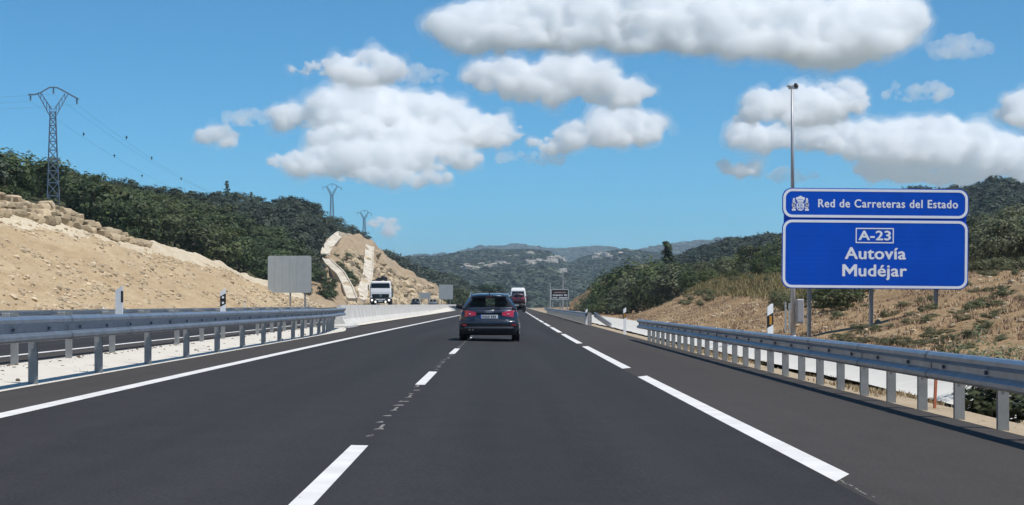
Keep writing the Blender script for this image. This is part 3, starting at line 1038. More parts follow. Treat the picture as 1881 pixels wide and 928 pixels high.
def scatter(pt, n, hr, wr, skip=None, t1=1.06):
    it = []
    for k in range(n):
        p = pt(NR.uniform(0, 1), NR.uniform(.0, t1))
        h = R.uniform(*hr)
        if skip and (skip(p) or skip(p + np.array([0, 0, h * .8]))): continue
        it.append((p, h, h * R.uniform(*wr)))
    return it


mass_mesh('forest', scatter(H['e'], 1300, (2.6, 4.6), (1.1, 1.5)), midV, M['farleaf'], 'dark wood on the low hill beyond the rocky cutting')
mass_mesh('forest', scatter(H['d'], 4600, (3.5, 6), (1.1, 1.5)), midV, M['hillleaf'], 'dense wood on the hill behind the blue road sign')


def prj(p):
    return VX + FPX * p[0] / p[1], VY - FPX * (p[2] - CH) / p[1]


BANDS = [((850, 501), (932, 491), 4, .25), ((962, 493), (1012, 485), 4, .3), ((1000, 488), (1056, 476), 5, .15), ((1100, 482), (1168, 469), 4, .28), ((888, 512), (908, 522), 7, .15), ((1085, 478), (1120, 474), 4, .1), ((930, 480), (990, 470), 3, .25), ((1010, 520), (1030, 505), 3, .1)]


def outcrop(p):
    x, y = prj(p)
    for (x0, y0), (x1, y1), th, lim in BANDS:
        if x0 <= x <= x1:
            yc = y0 + (y1 - y0) * (x - x0) / (x1 - x0)
            if abs(y - yc) < th and mn.fractal(Vector((x * .13, y * .3, 0)), 1, 2, 3) > lim + .22: return True
    return False


farV = []
for i in range(5):                                        # tiny crowns: a dozen faces
    d = rand_dirs(14); d[:, 2] = np.abs(d[:, 2]) * .9
    c = d * np.array([.42, .42, .75]) + np.array([0, 0, .15])
    farV.append(leaf_quads(c, d * .8 + rand_dirs(14) * .25, .62, .8))
mass_mesh('forest', scatter(H['a'], 24000, (4, 8), (1.2, 1.7), outcrop), farV, M['farleaf'], 'hazy forest over the broad hill beyond the road end')
mass_mesh('forest', scatter(H['b'], 17000, (4, 8), (1.2, 1.7), outcrop), farV, M['farleaf'], 'hazy forest over the hill right of the road end')
mass_mesh('forest', scatter(H['c'], 7000, (12, 24), (1.3, 1.9)), farV, M['farleaf'], 'blue hazy forest on the most distant ridge')
# bare limestone on the far hills
for pt_, lab in ((H['a'], 'pale limestone ledges on the far hill left of the road end'), (H['b'], 'pale limestone ledges on the far hill right of the road end')):
    mb = MB()
    k = 0
    for _ in range(60000):
        p = pt_(NR.uniform(0, 1), NR.uniform(.3, 1))
        if outcrop(p):
            s_ = R.uniform(3, 7)
            mb.box((p[0], p[1], p[2] + s_ * .4), (s_ * R.uniform(1, 2.4), s_, s_ * R.uniform(.7, 1.4)), (R.uniform(-.3, .3), R.uniform(-.3, .3), R.uniform(0, 3)))
            k += 1
        if k > 600: break
    if k: tag(mb.build('rock_ledges', M['ledge']), lab, 'rocks', kind='stuff')

# plants on and round the rocky hill
gb = 'bushes on the rocky hill'
PA = np.array([(427, 634), (444, 615), (456, 603), (476, 592), (491, 597), (512, 622), (532, 632), (562, 646)], float)
PB = np.array([(455, 676), (500, 673), (542, 662), (562, 656)], float)
k = 0
while k < 74:
    py = R.uniform(440, 560)
    xa = float(np.interp(py, PA[:, 0], PA[:, 1])); xb = float(np.interp(py, PB[:, 0], PB[:, 1]))
    z_ = 0 if k < 30 else (1 if k < 62 else 2)
    if z_ == 0:
        if not 478 < py < 548 or xb - xa < 30: continue
        px = R.uniform(xa + 15, xb - 13)
    elif z_ == 1:
        if py < 505: continue
        px = R.uniform(518, xa - 20)
    else:
        if py > 490: continue
        px = R.uniform(545, xa - 18)
    p = rock_at(px, py)
    h = R.uniform(1.2, 2.1) if z_ == 0 else R.uniform(1.4, 2.6)
    put_far_tree(p, h, h * R.uniform(1.0, 1.35), 'dark green bush between the pale chutes of the rocky hill' if z_ == 0 else ('dark green bush at the left foot of the rocky hill' if z_ == 1 else 'dark green bush on the upper left of the rocky hill'), gb, R.choice((0, 1, 2, 3, 4)), 'bush')['category'] = 'bush'
    k += 1
for k in range(60):
    px = R.uniform(832, 935); d = R.uniform(470, 640)
    x = (px - VX) / FPX * d
    if x > -10.5 + bend(d) and x < 5: continue
    top = 548 - 26 * (1 - (px - 832) / 103) * R.uniform(.4, 1)
    h = max(2, CH + (VY - top) / FPX * d)
    put_far_tree((x, d, -.5), h, h * R.uniform(1, 1.5), 'olive bush beside the far end of the opposite road', 'bushes beside the far end of the opposite road', R.choice((0, 1, 2, 3)), 'bush')['category'] = 'bush'
c, n = crown_pts('oak', 30, 36, .55)
c[:, 2] = c[:, 2] * .6 + .42
me = quads_mesh('umbrella_crown', leaf_quads(c, n, .085, .65)); me.materials.append(M['pine'])
d = 640
e = empty('umbrella_pine', ((905 - VX) / FPX * d, d, -.5), 0, 'dark flat-topped pine standing alone above the nearest car', 'tree')
o = bpy.data.objects.new('crown', me); COL.objects.link(o); o.parent = e; o.scale = (10, 10, 9)
trunk_mb(8.0, .28, seed=77, spread=.25).build('trunk', M['bark'], e)

# dry grass, weeds and stones as ground cover
def grass_mesh(name, pts, hr, blades, mat, label, lean=.5, wid=.02):
    V = []
    n = len(pts)
    for k in range(blades):
        a = NR.uniform(0, 6.283, n)
        L = NR.uniform(hr[0], hr[1], n)
        off = NR.normal(0, .09, (n, 2))
        base = pts.copy(); base[:, 0] += off[:, 0]; base[:, 1] += off[:, 1]
        dr = np.stack([np.cos(a) * lean, np.sin(a) * lean, np.ones(n)], 1) * L[:, None]
        s = np.stack([-np.sin(a), np.cos(a), np.zeros(n)], 1) * wid * NR.uniform(.6, 1.5, (n, 1))
        V.append(np.stack([base - s, base + s, base + dr * .6 + s * .8, base + dr], 1).reshape(-1, 3))
    me = quads_mesh(name, np.concatenate(V)); me.materials.append(mat)
    o = bpy.data.objects.new(name, me); COL.objects.link(o)
    return tag(o, label, 'grass', None, 'stuff')


def bank_pts(n, x0, x1, y0, y1, dens=None):
    out = []
    while len(out) < n:
        y = R.uniform(y0, y1) if R.random() < .55 else y0 + (y1 - y0) * R.random() ** 2
        x = R.uniform(x0, x1) + dev(y)
        if dens and mn.noise(Vector((x * .45, y * .22, 1))) < dens: continue
        z = zR(x, y)
        if x - dev(y) > 10 and z < -.18: continue
        out.append((x, y, z - .02))
    return np.array(out)


grass_mesh('dry_grass', bank_pts(15000, 10, 30, 40, 225, -.12), (.05, .18), 4, M['dry'], 'straw coloured dry grass over the right bank', wid=.022)
grass_mesh('green_grass', bank_pts(5200, 17.5, 24, 110, 222, 0.0), (.2, .5), 4, M['greengrass'], 'yellow-green grass along the crest of the right bank', wid=.03)
grass_mesh('verge_grass', bank_pts(2600, 5.1, 6.4, 16, 62, .05), (.03, .10), 3, M['dry'], 'sparse dry grass on the gritty strip behind the right guardrail', wid=.012)
grass_mesh('crest_grass', np.array([tuple(cut_pt(NR.uniform(.2, .55), NR.uniform(1.0, 1.25))) for _ in range(1500)]), (.2, .55), 4, M['greengrass'], 'green grass along the top of the sandy cutting', wid=.03)


def stone_verts(r, sub=1):
    b = bmesh.new()
    bmesh.ops.create_icosphere(b, subdivisions=sub, radius=1)
    s = R.uniform(0, 99)
    for v in b.verts:
        v.co *= 1 + .35 * mn.noise(v.co * 1.3 + Vector((s, s, s)))
    Vv = np.array([tuple(v.co) for v in b.verts]); Ff = [[v.index for v in f.verts] for f in b.faces]
    b.free()
    return Vv, Ff


STN = [stone_verts(1) for _ in range(6)]


def stones(name, items, mat, label, cat='rocks', kind='stuff', sub=None):
    V, F = [], []
    k = 0
    for p, s, fl in items:
        Vv, Ff = STN[R.randrange(6)]
        a = Euler((R.uniform(0, 6), R.uniform(0, 6), R.uniform(0, 6))).to_matrix()
        Q = Vv @ np.array(a).T * s * np.array([1, 1, fl]) + np.array(p)
        V.extend(map(tuple, Q)); F.extend([[i + k for i in f] for f in Ff]); k += len(Vv)
    me = bpy.data.meshes.new(name); me.from_pydata(V, [], F)
    o = link_mesh(name, me, mat)
    return tag(o, label, cat, None, kind)


it = []
for k in range(8200):
    u, t = NR.uniform(.15, .97), NR.uniform(.02, .93)
    p = cut_pt(u, t)
    if mn.noise(Vector((p[1] * .07, p[2] * .5, 0))) + NR.uniform(-.5, .5) < .08: continue
    it.append((p, .06 + .20 * NR.random() ** 3, .65))
stones('rubble', it, M['clod'], 'loose stones and clods over the sandy cutting')
it = [(rock_pt(NR.uniform(.3, .98), NR.uniform(.02, .75) ** 1.5), .3 + 1.5 * NR.random() ** 4, .8) for _ in range(2200)]
stones('rubble', it, M['boulder'], 'fallen blocks over the face of the rocky hill')
bp = bank_pts(4200, 10.5, 21, 40, 190)
stones('rubble', [(p, .03 + .15 * NR.random() ** 4, .6) for p in bp], M['boulder'], 'pale stones scattered over the dry right bank')
bp = bank_pts(900, 5.0, 6.2, 14, 60)
it = []
for k in range(700):
    y_ = 12 + 75 * R.random() ** 1.5; e_ = R.random() < .6
    x_ = (-7.55 + R.gauss(0, .14)) if e_ else R.uniform(-7.5, -5.9)
    it.append(((x_, y_, (.155 if x_ < -7 else .135)), .008 + .035 * R.random() ** 4, .6))
stones('debris', it, M['debris'], 'dark crumbs of soil and gravel on the white median')
stones('gravel', [(p, .012 + .03 * NR.random() ** 2, .7) for p in bp], M['verge'], 'fine gravel beside the right guardrail posts')

# boulder wall on top of the sandy cutting
mb = MB()
for (xa, top_a) in (): pass
us = np.linspace(.18, .555, 64)
for i, u in enumerate(us):
    p = cut_pt(u, 1.0)
    px, py = prj(p)
    hh = float(np.interp(px, [-200, 0, 110, 200, 265, 275], [1.7, 1.5, 1.45, 1.1, .55, .1]))
    z = p[2] - .15
    rows = max(1, int(round(hh / .5)))
    for r_ in range(rows):
        s = R.uniform(.30, .58)
        nb = len(mb.bm.verts)
        Vv, Ff = stone_verts(1, 2)
        a = np.array(Euler((R.uniform(-.35, .35), R.uniform(-.35, .35), R.uniform(-.8, .8))).to_matrix())
        Q = np.sign(Vv) * np.abs(Vv) ** .36 * .80
        Q = Q @ a.T * np.array([s * 1.25, s * 1.2, s * .72]) + np.array([p[0] - .35 * r_ + R.uniform(-.15, .15), p[1] + R.uniform(-.3, .3), z + .25 + r_ * .5])
        vs = [mb.bm.verts.new(q) for q in Q]
        for f in Ff: mb.bm.faces.new([vs[i_] for i_ in f])
tag(mb.build('boulder_wall', M['boulder']), 'stacked tan boulder wall along the top of the sandy cutting', 'wall')
# bald sandy patch in the wood
p = wood_at(368, 434)
mb = MB(); mb.ball((p[0], p[1], p[2] - .5), 1, (2.6, 3, 2.0), 3)
for v in mb.bm.verts: v.co += Vector((1, 1, 1)) * .3 * mn.noise(v.co * .7)
tag(mb.build('sand_patch', M['sand'], smooth=True), kind='structure')


# ------------------------------------------------------------------ drainage chutes on the rocky hill
def chute(pts, w, label):
    e = empty('drainage_chute', rock_at(*pts[-1]), 0, label, 'chute')
    L = []
    for (a, b) in zip(pts[:-1], pts[1:]):
        n = max(2, int(math.hypot(b[0] - a[0], b[1] - a[1]) / 5))
        for i in range(n): L.append((a[0] + (b[0] - a[0]) * i / n, a[1] + (b[1] - a[1]) * i / n))
    L.append(pts[-1])
    P = [rock_at(*q) - e.location for q in L]
    for _ in range(3):
        P = [P[0]] + [(P[i - 1] + P[i] * 2 + P[i + 1]) / 4 for i in range(1, len(P) - 1)] + [P[-1]]
    fl, kb1, kb2 = MB(), MB(), MB()
    rf, r1, r2 = [], [], []
    for i, p in enumerate(P):
        t = (P[min(i + 1, len(P) - 1)] - P[max(i - 1, 0)])
        t.normalize()
        s = t.cross(Vector((.25, -1, .45))).normalized()      # across the chute, in the slope
        up = s.cross(t).normalized()
        if up.y > 0: up = -up
        o_ = p + up * .6
        def ring(c, hw, hh): return [c - s * hw - up * hh, c + s * hw - up * hh, c + s * hw + up * hh, c - s * hw + up * hh]
        rf.append(ring(o_, w / 2, .9)); r1.append(ring(o_ - s * (w / 2 + .1) + up * .05, .12, 1.0)); r2.append(ring(o_ + s * (w / 2 + .1) + up * .05, .12, 1.0))
    fl.loft(rf).build('channel', M['chute'], e)
    kb1.loft(r1).build('kerb', M['chute'], e)
    kb2.loft(r2).build('kerb', M['chute'], e)
    return e


chute([(632, 431), (626, 437), (615, 444), (603, 456), (592, 476), (597, 491), (612, 503), (622, 512), (632, 532), (641, 548), (646, 562)], 1.5, 'long pale concrete chute zigzagging down the rocky hill')
chute([(676, 463), (673, 480), (674, 500), (670, 522), (663, 542), (657, 562)], 1.7, 'shorter pale concrete chute just left of the oncoming truck')


# ------------------------------------------------------------------ guardrails
def wbeam(path, face, zoff=0.0, top=.75):
    """W-profile lofted along path [(x, y, z)]; face = +1 when the waves point to +x."""
    prof = [(-.012, 0), (.0, 0), (.075, -.025), (.08, -.085), (.012, -.13), (.012, -.18), (.08, -.225), (.075, -.285), (0, -.31), (-.012, -.31), (.0, -.182), (.0, -.128)]
    prof = [(.0, 0), (.05, -.006), (.082, -.035), (.082, -.075), (.016, -.125), (.016, -.185), (.082, -.235), (.082, -.275), (.05, -.304), (0, -.31),
            (0, -.30), (.045, -.296), (.074, -.272), (.074, -.238), (.006, -.188), (.006, -.122), (.074, -.072), (.074, -.038), (.046, -.014), (0, -.008)]
    rings = []
    for (x, y, z) in path: rings.append([(x + face * a, y, z + top + b) for a, b in prof])
    return MB().loft(rings)


def guardrail(label, ys_posts, xf, zf, face, ybeam, end=None, top=.75, spacer=True):
    y0 = ys_posts[0]
    e = empty('guardrail', (xf(y0), y0, zf(y0)), 0, label, 'guardrail')
    o3 = e.location
    path = [(xf(y) - o3.x + face * .20, y - o3.y, zf(y) - o3.z) for y in ybeam]
    wbeam(path, face, top=top).build('beam', M['galv'], e)
    for y in ys_posts:
        c = Vector((xf(y), y, zf(y))) - o3
        p = MB()
        h = top - .03
        p.box((c.x, c.y, c.z + h / 2 - .15), (.11, .012, h + .3))
        p.box((c.x - .05, c.y + .03, c.z + h / 2 - .15), (.010, .058, h + .3))
        p.box((c.x + .05, c.y + .03, c.z + h / 2 - .15), (.010, .058, h + .3))
        p.box((c.x, c.y - .009, c.z + h * .55), (.022, .008, .022))
        po = p.build('post', M['galvpost'], e)
        if spacer:
            q = MB()
            q.box((c.x + face * .13, c.y + .01, c.z + top - .155), (.14, .10, .24), bevel=.012)
            q.build('spacer', M['galvpost'], po)
    # bolts and splice plates on the beam
    bo = None
    for y in np.arange(ybeam[0] + 2, min(ybeam[-1], 70), 1.77):
        c = Vector((xf(y) + face * .22, y, zf(y) + top - .155)) - o3
        if bo is None:
            b = MB(); b.cyl((0, 0, 0), (face * .022, 0, 0), .024, .020, 8)
            q = bo = b.build('bolt', M['bolt'], e)
        else:
            q = bo.copy(); COL.objects.link(q)
        q.location = c
    for y in np.arange(ybeam[0] + 3, min(ybeam[-1], 90), 4.0):
        s = MB()
        c = [(xf(yy) - o3.x + face * .203, yy - o3.y, zf(yy) - o3.z) for yy in (y, y + .32)]
        prof = [(.0, 0), (.052, -.004), (.085, -.034), (.085, -.076), (.019, -.125), (.019, -.185), (.085, -.234), (.085, -.276), (.052, -.306), (0, -.31)]
        s.loft([[(x + face * a, y_, z + top + b_) for a, b_ in prof] for (x, y_, z) in c], closed=False)
        s.build('splice', M['galv'], e)
    return e


ys1 = [9.9 + 1.785 * i for i in range(31)]
guardrail('steel guardrail along the right shoulder in front of the blue sign', ys1, lambda y: 4.98 + dev(y) * .4, lambda y: -.125, -1, [6 + 2 * i for i in range(30)] + [65.4], top=.72)
ys2 = [114 + 3 * i for i in range(50)]
g2 = guardrail('farther steel guardrail on the right beyond the gap in the rail', ys2, lambda y: 5.0 + dev(y), lambda y: -.13, -1, [113.5 + 3 * i for i in range(52)], spacer=False)
# its sloping end, turned down to the ground
p0 = Vector((5.2 + dev(113.5), 113.5, .5)); MB().bar(p0 - g2.location, Vector((5.95 + dev(113), 109.5, -.15)) - g2.location, .08, .28).build('ramped_end', M['galv'], g2)
xl = lambda y: -5.85 if y < 60 else -5.85 - .75 * sm(60, 84, y)
ys3 = [8.2 + 3.95 * i for i in range(11)] + [51.2, 54.6, 57.2, 60, 62.8, 65.3, 67.7, 70.2, 72.5]
guardrail('near steel guardrail along the left edge of our road', ys3, xl, lambda y: .08, 1, [6 + 2 * i for i in range(36)] + [77, 78.5], top=.88)
ys4 = [7.2 + 3.83 * i for i in range(20)]
guardrail('second steel guardrail across the white median, facing the opposite road', ys4, lambda y: -7.65, lambda y: .14, -1, [6 + 2 * i for i in range(39)], top=.87)

# concrete barrier in the median
def barrier_rings(y):
    x = left_edge(y) - .02 - .0
    z = .095
    pr = [(0.0, -.3), (0, .09), (-.16, .33), (-.245, .98), (-.42, .98), (-.50, .33), (-.66, .09), (-.66, -.3)]
    return [(x + a, y, z + b) for a, b in pr]
e = empty('concrete_barrier', (-7.3, 86, .1), 0, 'long white concrete barrier dividing the two roads', 'barrier')
y = 86.0
while y < 430:
    L_ = 6.0 if y < 200 else 12.0
    r_ = [[Vector(q) - e.location for q in barrier_rings(yy)] for yy in (y + .012, y + L_ - .012)]
    MB().loft(r_).build('barrier_block', M['concrete'], e)
    y += L_
mb = MB(); mb.box((-6.65, 82.6, .16), (.9, 5.6, .14), bevel=.03)
tag(mb.build('concrete_plinth', M['concrete']), 'low white concrete plinth between the left guardrail and the barrier', 'plinth')


# ------------------------------------------------------------------ delineator posts
def delineator(x, y, z, h, rz, ref, label, b0=.47, b1=.24):
    e = empty('delineator_post', (x, y, z), rz, label, 'delineator post')
    b = MB()
    w, t = .12, .07
    pr = [(-w / 2, -t / 2), (w / 2, -t / 2), (w * .35, t / 2), (-w * .35, t / 2)]
    top = [h - .07, h, h, h - .07]
    b.loft([[(a, c, -.2) for a, c in pr], [(a, c, h * .6) for a, c in pr], [(a, c, tt) for (a, c), tt in zip(pr, top)]])
    b.build('body', M['hito'], e)
    g = MB()
    k = 1.06
    sl = .07
    pb = pr if ref != 'side' else [(w * .30, -t / 2), (w / 2, -t / 2), (w * .35, t / 2), (w * .2, t / 2)]
    g.loft([[(a * k, c * k, zz + (sl if a > 0 else 0)) for a, c in pb] for zz in (h - b0, h - b1)])
    g.build('black_band', M['black'], e)
    if ref == 'dots':
        for dz in (.24, .76):
            zq = h - b0 + (b0 - b1) * dz + .035
            MB().cyl((0, -t / 2 - .004, zq), (0, -t / 2 - .012, zq), .026, seg=12).build('reflector', M['reflector'], e)
    elif ref == 'amber':
        MB().box((0, -t / 2 - .008, h - .32), (.05, .012, .17)).build('reflector', M['amber'], e)
    return e


delineator(-5.98, 30.2, .88, .52, -.25, 'side', 'white delineator post turned sideways behind the near left guardrail', .33, .15)
delineator(-5.98, 41.6, .88, .57, 0.05, 'dots', 'white delineator post whose black band holds two round reflectors', .40, .17)
delineator(5.28, 36.9, -.15, 1.27, .25, 'amber', 'white delineator post with amber reflector near the blue sign')
delineator(5.25, 78.4, -.15, 1.12, .1, 'amber', 'white delineator post standing in the gap between the right guardrails')
delineator(5.35, 114, -.15, .98, .1, None, 'small white delineator post at the end of the farther right guardrail')
for px, d, h in ((190, 93, .78), (449, 145, .8), (564, 187, 1.0), (692, 300, 1.0)):
    x = (px - VX) / FPX * d
    mb = MB(); mb.cyl((0, 0, -.3), (0, 0, h), .045, .04, 8); mb.cyl((0, 0, h), (0, 0, h + .08), .055, .03, 8)
    o = mb.build('marker_post', M['hito']); o.location = (x, d, zl(d) - .05)
    tag(o, 'thin white marker post at the foot of the sandy cutting' if px < 600 else 'thin white marker post below the rocky hill', 'marker post', 'white marker posts beyond the opposite road')
mb = MB(); mb.box((0, 0, .14), (.035, .02, .42)); mb.box((.004, 0, .36), (.022, .014, .03), (0, .3, 0))
o = mb.build('wooden_stake', M['stake']); o.location = (5.42, 23.6, -.17); o.rotation_euler = (0, .05, .3)
tag(o, 'short orange wooden stake behind the right guardrail', 'stake')


# ------------------------------------------------------------------ lettering
def text(s, x0, x1, zb, cap, y, mat, parent, name='lettering', bold=.004, extr=.004, space=1.0, heavy=0):
    cu = bpy.data.curves.new('txt', 'FONT')
    cu.body = s; cu.size = 1.0; cu.offset = bold; cu.extrude = 0; cu.space_character = space
    cu.resolution_u = 4
    o = bpy.data.objects.new('txt', cu); COL.objects.link(o)
    dg = bpy.context.evaluated_depsgraph_get()
    me = bpy.data.meshes.new_from_object(o.evaluated_get(dg))
    cu.body = 'E'
    dg.update()
    m2 = bpy.data.meshes.new_from_object(o.evaluated_get(bpy.context.evaluated_depsgraph_get()))
    eh = max(v.co.y for v in m2.vertices) - min(v.co.y for v in m2.vertices); eb = min(v.co.y for v in m2.vertices)
    bpy.data.meshes.remove(m2)
    bpy.data.objects.remove(o); bpy.data.curves.remove(cu)
    xa = min(v.co.x for v in me.vertices); xb = max(v.co.x for v in me.vertices)
    for v in me.vertices:
        v.co = Vector((x0 + (v.co.x - xa) / (xb - xa) * (x1 - x0), y, zb + (v.co.y - eb) / eh * cap))
    me.name = name
    if heavy:                                              # a heavier stroke: the same letters again, a hair to each side
        bm = bmesh.new(); bm.from_mesh(me)
        base = [(v.co.copy()) for v in bm.verts]; fs = [[v.index for v in f.verts] for f in bm.faces]
        for i, (dx, dz) in enumerate(((-heavy, 0), (heavy, 0), (0, heavy * .6), (0, -heavy * .6))):
            vs = [bm.verts.new(c + Vector((dx, -.0007 * (i + 1), dz))) for c in base]
            for f in fs:
                try: bm.faces.new([vs[j] for j in f])
                except ValueError: pass
        bm.to_mesh(me); bm.free()
    return link_mesh(name, me, mat, parent)


def rrect(x0, x1, z0, z1, r, n=7):
    out = []
    for cx, cz, a0 in ((x1 - r, z1 - r, 0), (x0 + r, z1 - r, 90), (x0 + r, z0 + r, 180), (x1 - r, z0 + r, 270)):
        for i in range(n + 1):
            a = math.radians(a0 + 90 * i / n)
            out.append((cx + r * math.cos(a), cz + r * math.sin(a)))
    return out


def frame(outer, inner, y0, y1):
    mb = MB()
    ro = [[(x, y0, z) for x, z in outer], [(x, y1, z) for x, z in outer], [(x, y1, z) for x, z in inner], [(x, y0, z) for x, z in inner], [(x, y0, z) for x, z in outer]]
    mb.loft(ro, closed=True, cap=False)
    return mb


# ------------------------------------------------------------------ the blue road sign
SD = 70.0
def sx(px): return (px - 1606) / 50.0                       # sign-local metres (1 m = 50 photo pixels at 70 m)
def sz(py): return (VY - py) / 50.0 + CH
so = empty('road_sign', ((1606 - VX) / 50, SD, 0), 0, 'large blue motorway sign reading A-23 Autovía Mudéjar beside the road', 'road sign')
so.rotation_euler = (0, .0085, 0)
for nm, (x0, x1, y0, y1) in (('header_panel', (1435, 1777, 346.5, 402)), ('panel', (1435, 1777, 403.5, 531))):
    o_ = rrect(sx(x0), sx(x1), sz(y1), sz(y0), .34)
    mb = MB(); mb.loft([[(x, -.02, z) for x, z in o_], [(x, .04, z) for x, z in o_]])
    po = mb.build(nm, M['signblue'], so)
    a = rrect(sx(x0 + 1.5), sx(x1 - 1.5), sz(y1 - 1.5), sz(y0 + 1.5), .33)
    b = rrect(sx(x0 + 6.2), sx(x1 - 6.2), sz(y1 - 6.2), sz(y0 + 6.2), .25)
    frame(a, b, -.024, -.028).build('border', M['signwhite'], po)
mb = MB(); mb.box((0, .075, (sz(346) + sz(531)) / 2), (6.7, .06, 3.45))
mb.build('back_frame', M['signblue'], so)
text('Red de Carreteras del Estado', sx(1501), sx(1757), sz(381.5), 14.5 / 50, -.026, M['signwhite'], so, bold=.003, heavy=.010, space=1.12)
text('A-23', sx(1576), sx(1634), sz(441), 16.5 / 50, -.026, M['signwhite'], so, bold=.003, heavy=.017, space=1.05)
text('Autovía', sx(1551), sx(1662), sz(476), 21 / 50, -.026, M['signwhite'], so, bold=.003, heavy=.017, space=1.05)
mu = text('udéjar', sx(1576.5), sx(1664), sz(507.5), 21 / 50, -.026, M['signwhite'], so, bold=.003, heavy=.017, space=1.05)
z0, z1, xa, xb = sz(508), sz(486), sx(1546), sx(1573)
mm = MB()                                                  # the capital M, drawn as one outline
w5 = .105
mm.slab([(xa, -.026, z0), (xa + w5, -.026, z0), (xa + w5, -.026, z1 - .17), ((xa + xb) / 2, -.026, z0 + .06), (xb - w5, -.026, z1 - .17), (xb - w5, -.026, z0), (xb, -.026, z0), (xb, -.026, z1), (xb - w5 * 1.0, -.026, z1), ((xa + xb) / 2, -.026, z0 + .24), (xa + w5 * 1.0, -.026, z1), (xa, -.026, z1)], (0, -1, 0), .003)
bm = bmesh.new(); bm.from_mesh(mu.data); mt_ = bpy.data.meshes.new('m'); mm.bm.to_mesh(mt_); mm.bm.free(); bm.from_mesh(mt_); bm.to_mesh(mu.data); bm.free()
a = rrect(sx(1570), sx(1640), sz(447), sz(419), .02, 2); b = rrect(sx(1572), sx(1638), sz(445), sz(421), .01, 2)
frame(a, b, -.024, -.028).build('number_box', M['signwhite'], so)
# coat of arms: crown, shield, two pillars with ribbons
ex, ez = sx(1468), sz(375)
def poly(mb, pts, y=-.026): mb.slab([(ex + x, y, ez + z) for x, z in pts], (0, -1, 0), .003)
em = MB()
poly(em, [(-.14, .0), (-.14, -.16), (-.09, -.245), (0, -.275), (.09, -.245), (.14, -.16), (.14, .0), (.0, .005)])
poly(em, [(-.11, .06), (.11, .06), (.125, .12), (.175, .17), (.155, .225), (.08, .24), (.0, .29), (-.08, .24), (-.155, .225), (-.175, .17), (-.125, .12)])
poly(em, [(-.10, .025), (.10, .025), (.10, .05), (-.10, .05)])
for s in (-1, 1):
    poly(em, [(s * .205, .125), (s * .205, .17), (s * .225, .20), (s * .255, .20), (s * .275, .17), (s * .275, .125)])
    poly(em, [(s * .19, .095), (s * .29, .095), (s * .29, .12), (s * .19, .12)])
    poly(em, [(s * .20, -.19), (s * .28, -.19), (s * .28, .085), (s * .20, .085)])
    poly(em, [(s * .17, -.27), (s * .31, -.27), (s * .31, -.20), (s * .17, -.20)])
    poly(em, [(s * .165, .0), (s * .31, -.06), (s * .31, -.01), (s * .165, .05)])
    poly(em, [(s * .165, -.12), (s * .31, -.07), (s * .31, -.11), (s * .165, -.16)])
eo = em.build('coat_of_arms', M['signwhite'], so)
ed = MB()
def poly2(pts): ed.slab([(ex + x, -.030, ez + z) for x, z in pts], (0, -1, 0), .002)
poly2([(-.006, -.02), (.006, -.02), (.006, -.25), (-.006, -.25)]); poly2([(-.12, -.125), (.12, -.125), (.12, -.137), (-.12, -.137)])
poly2([(-.09, .13), (.09, .13), (.09, .145), (-.09, .145)]); poly2([(.03, -.03), (.08, -.05), (.07, -.09), (.03, -.08)]); poly2([(-.09, -.17), (-.03, -.17), (-.04, -.21), (-.08, -.21)])
poly2([(-.09, -.03), (-.04, -.03), (-.04, -.09), (-.09, -.09)]); poly2([(.03, -.16), (.09, -.16), (.08, -.20), (.04, -.22)])
for s in (-1, 1): poly2([(s * .22, -.03), (s * .26, -.045), (s * .26, -.06), (s * .22, -.045)])
ed.build('arms_detail', M['signblue'], eo)
for px in (1487, 1601, 1720):
    x = sx(px); g = zR(x + so.location.x, SD)
    mb = MB(); mb.box((x, .16, (g - .5 + sz(360)) / 2), (.15, .012, sz(360) - g + .5)); mb.box((x - .07, .13, (g - .5 + sz(360)) / 2), (.012, .07, sz(360) - g + .5)); mb.box((x + .07, .13, (g - .5 + sz(360)) / 2), (.012, .07, sz(360) - g + .5))
    po = mb.build('post', M['galvpost'], so)

# mast with camera head and cabinet
MD = 74.0
mx_ = (1457 - VX) / FPX * MD
e = empty('camera_mast', (mx_, MD, zR(mx_, MD)), 0, 'tall thin grey mast behind the sign with a camera on top', 'mast')
top = CH + (VY - 164) / FPX * MD - e.location.z
mb = MB(); mb.cyl((0, 0, -.3), (-.02, 0, top * .5), .10, .078, 14); mb.cyl((-.02, 0, top * .5), (-.04, 0, top), .074, .052, 14); mb.cyl((0, 0, -.05), (0, 0, .05), .25, .25, 14); mb.build('pole', M['mast'], e, True)
mb = MB(); mb.box((0, 0, top + .03), (.36, .07, .05)); mb.cyl((0, 0, top), (0, 0, top + .16), .05, seg=8); mb.build('bracket', M['mast'], e)
mb = MB(); mb.ball((.10, 0, top + .17), .08, (1, 1, .9)); mb.cyl((.12, 0, top + .06), (.12, 0, top + .14), .07, .09, 10); mb.build('camera_dome', M['black'], e, True)
mb = MB(); mb.box((-.14, -.02, top + .11), (.20, .18, .11), (0, .3, 0), bevel=.03); mb.cyl((-.14, -.10, top + .10), (-.14, -.14, top + .09), .05, .05, 10); mb.build('camera_housing', M['signback'], e)
mb = MB(); mb.box((.26, 0, CH + (VY - 572) / FPX * MD - e.location.z), (.28, .34, .95), bevel=.03); mb.box((.26, -.176, CH + (VY - 572) / FPX * MD - e.location.z), (.2, .012, .8)); mb.build('cabinet', M['mast'], e)
for px, h in ((1443, .85), (1450, .8)):
    x = (px - VX) / FPX * 72
    mb = MB(); mb.box((0, 0, h / 2), (.06, .06, h + .3)); mb.box((0, 0, h - .02), (.08, .08, .05))
    o = mb.build('marker_stake', M['signback']); o.location = (x, 72, zR(x, 72) + .35)
    tag(o, 'short grey stake on the bank left of the camera mast', 'stake', 'stakes left of the mast')


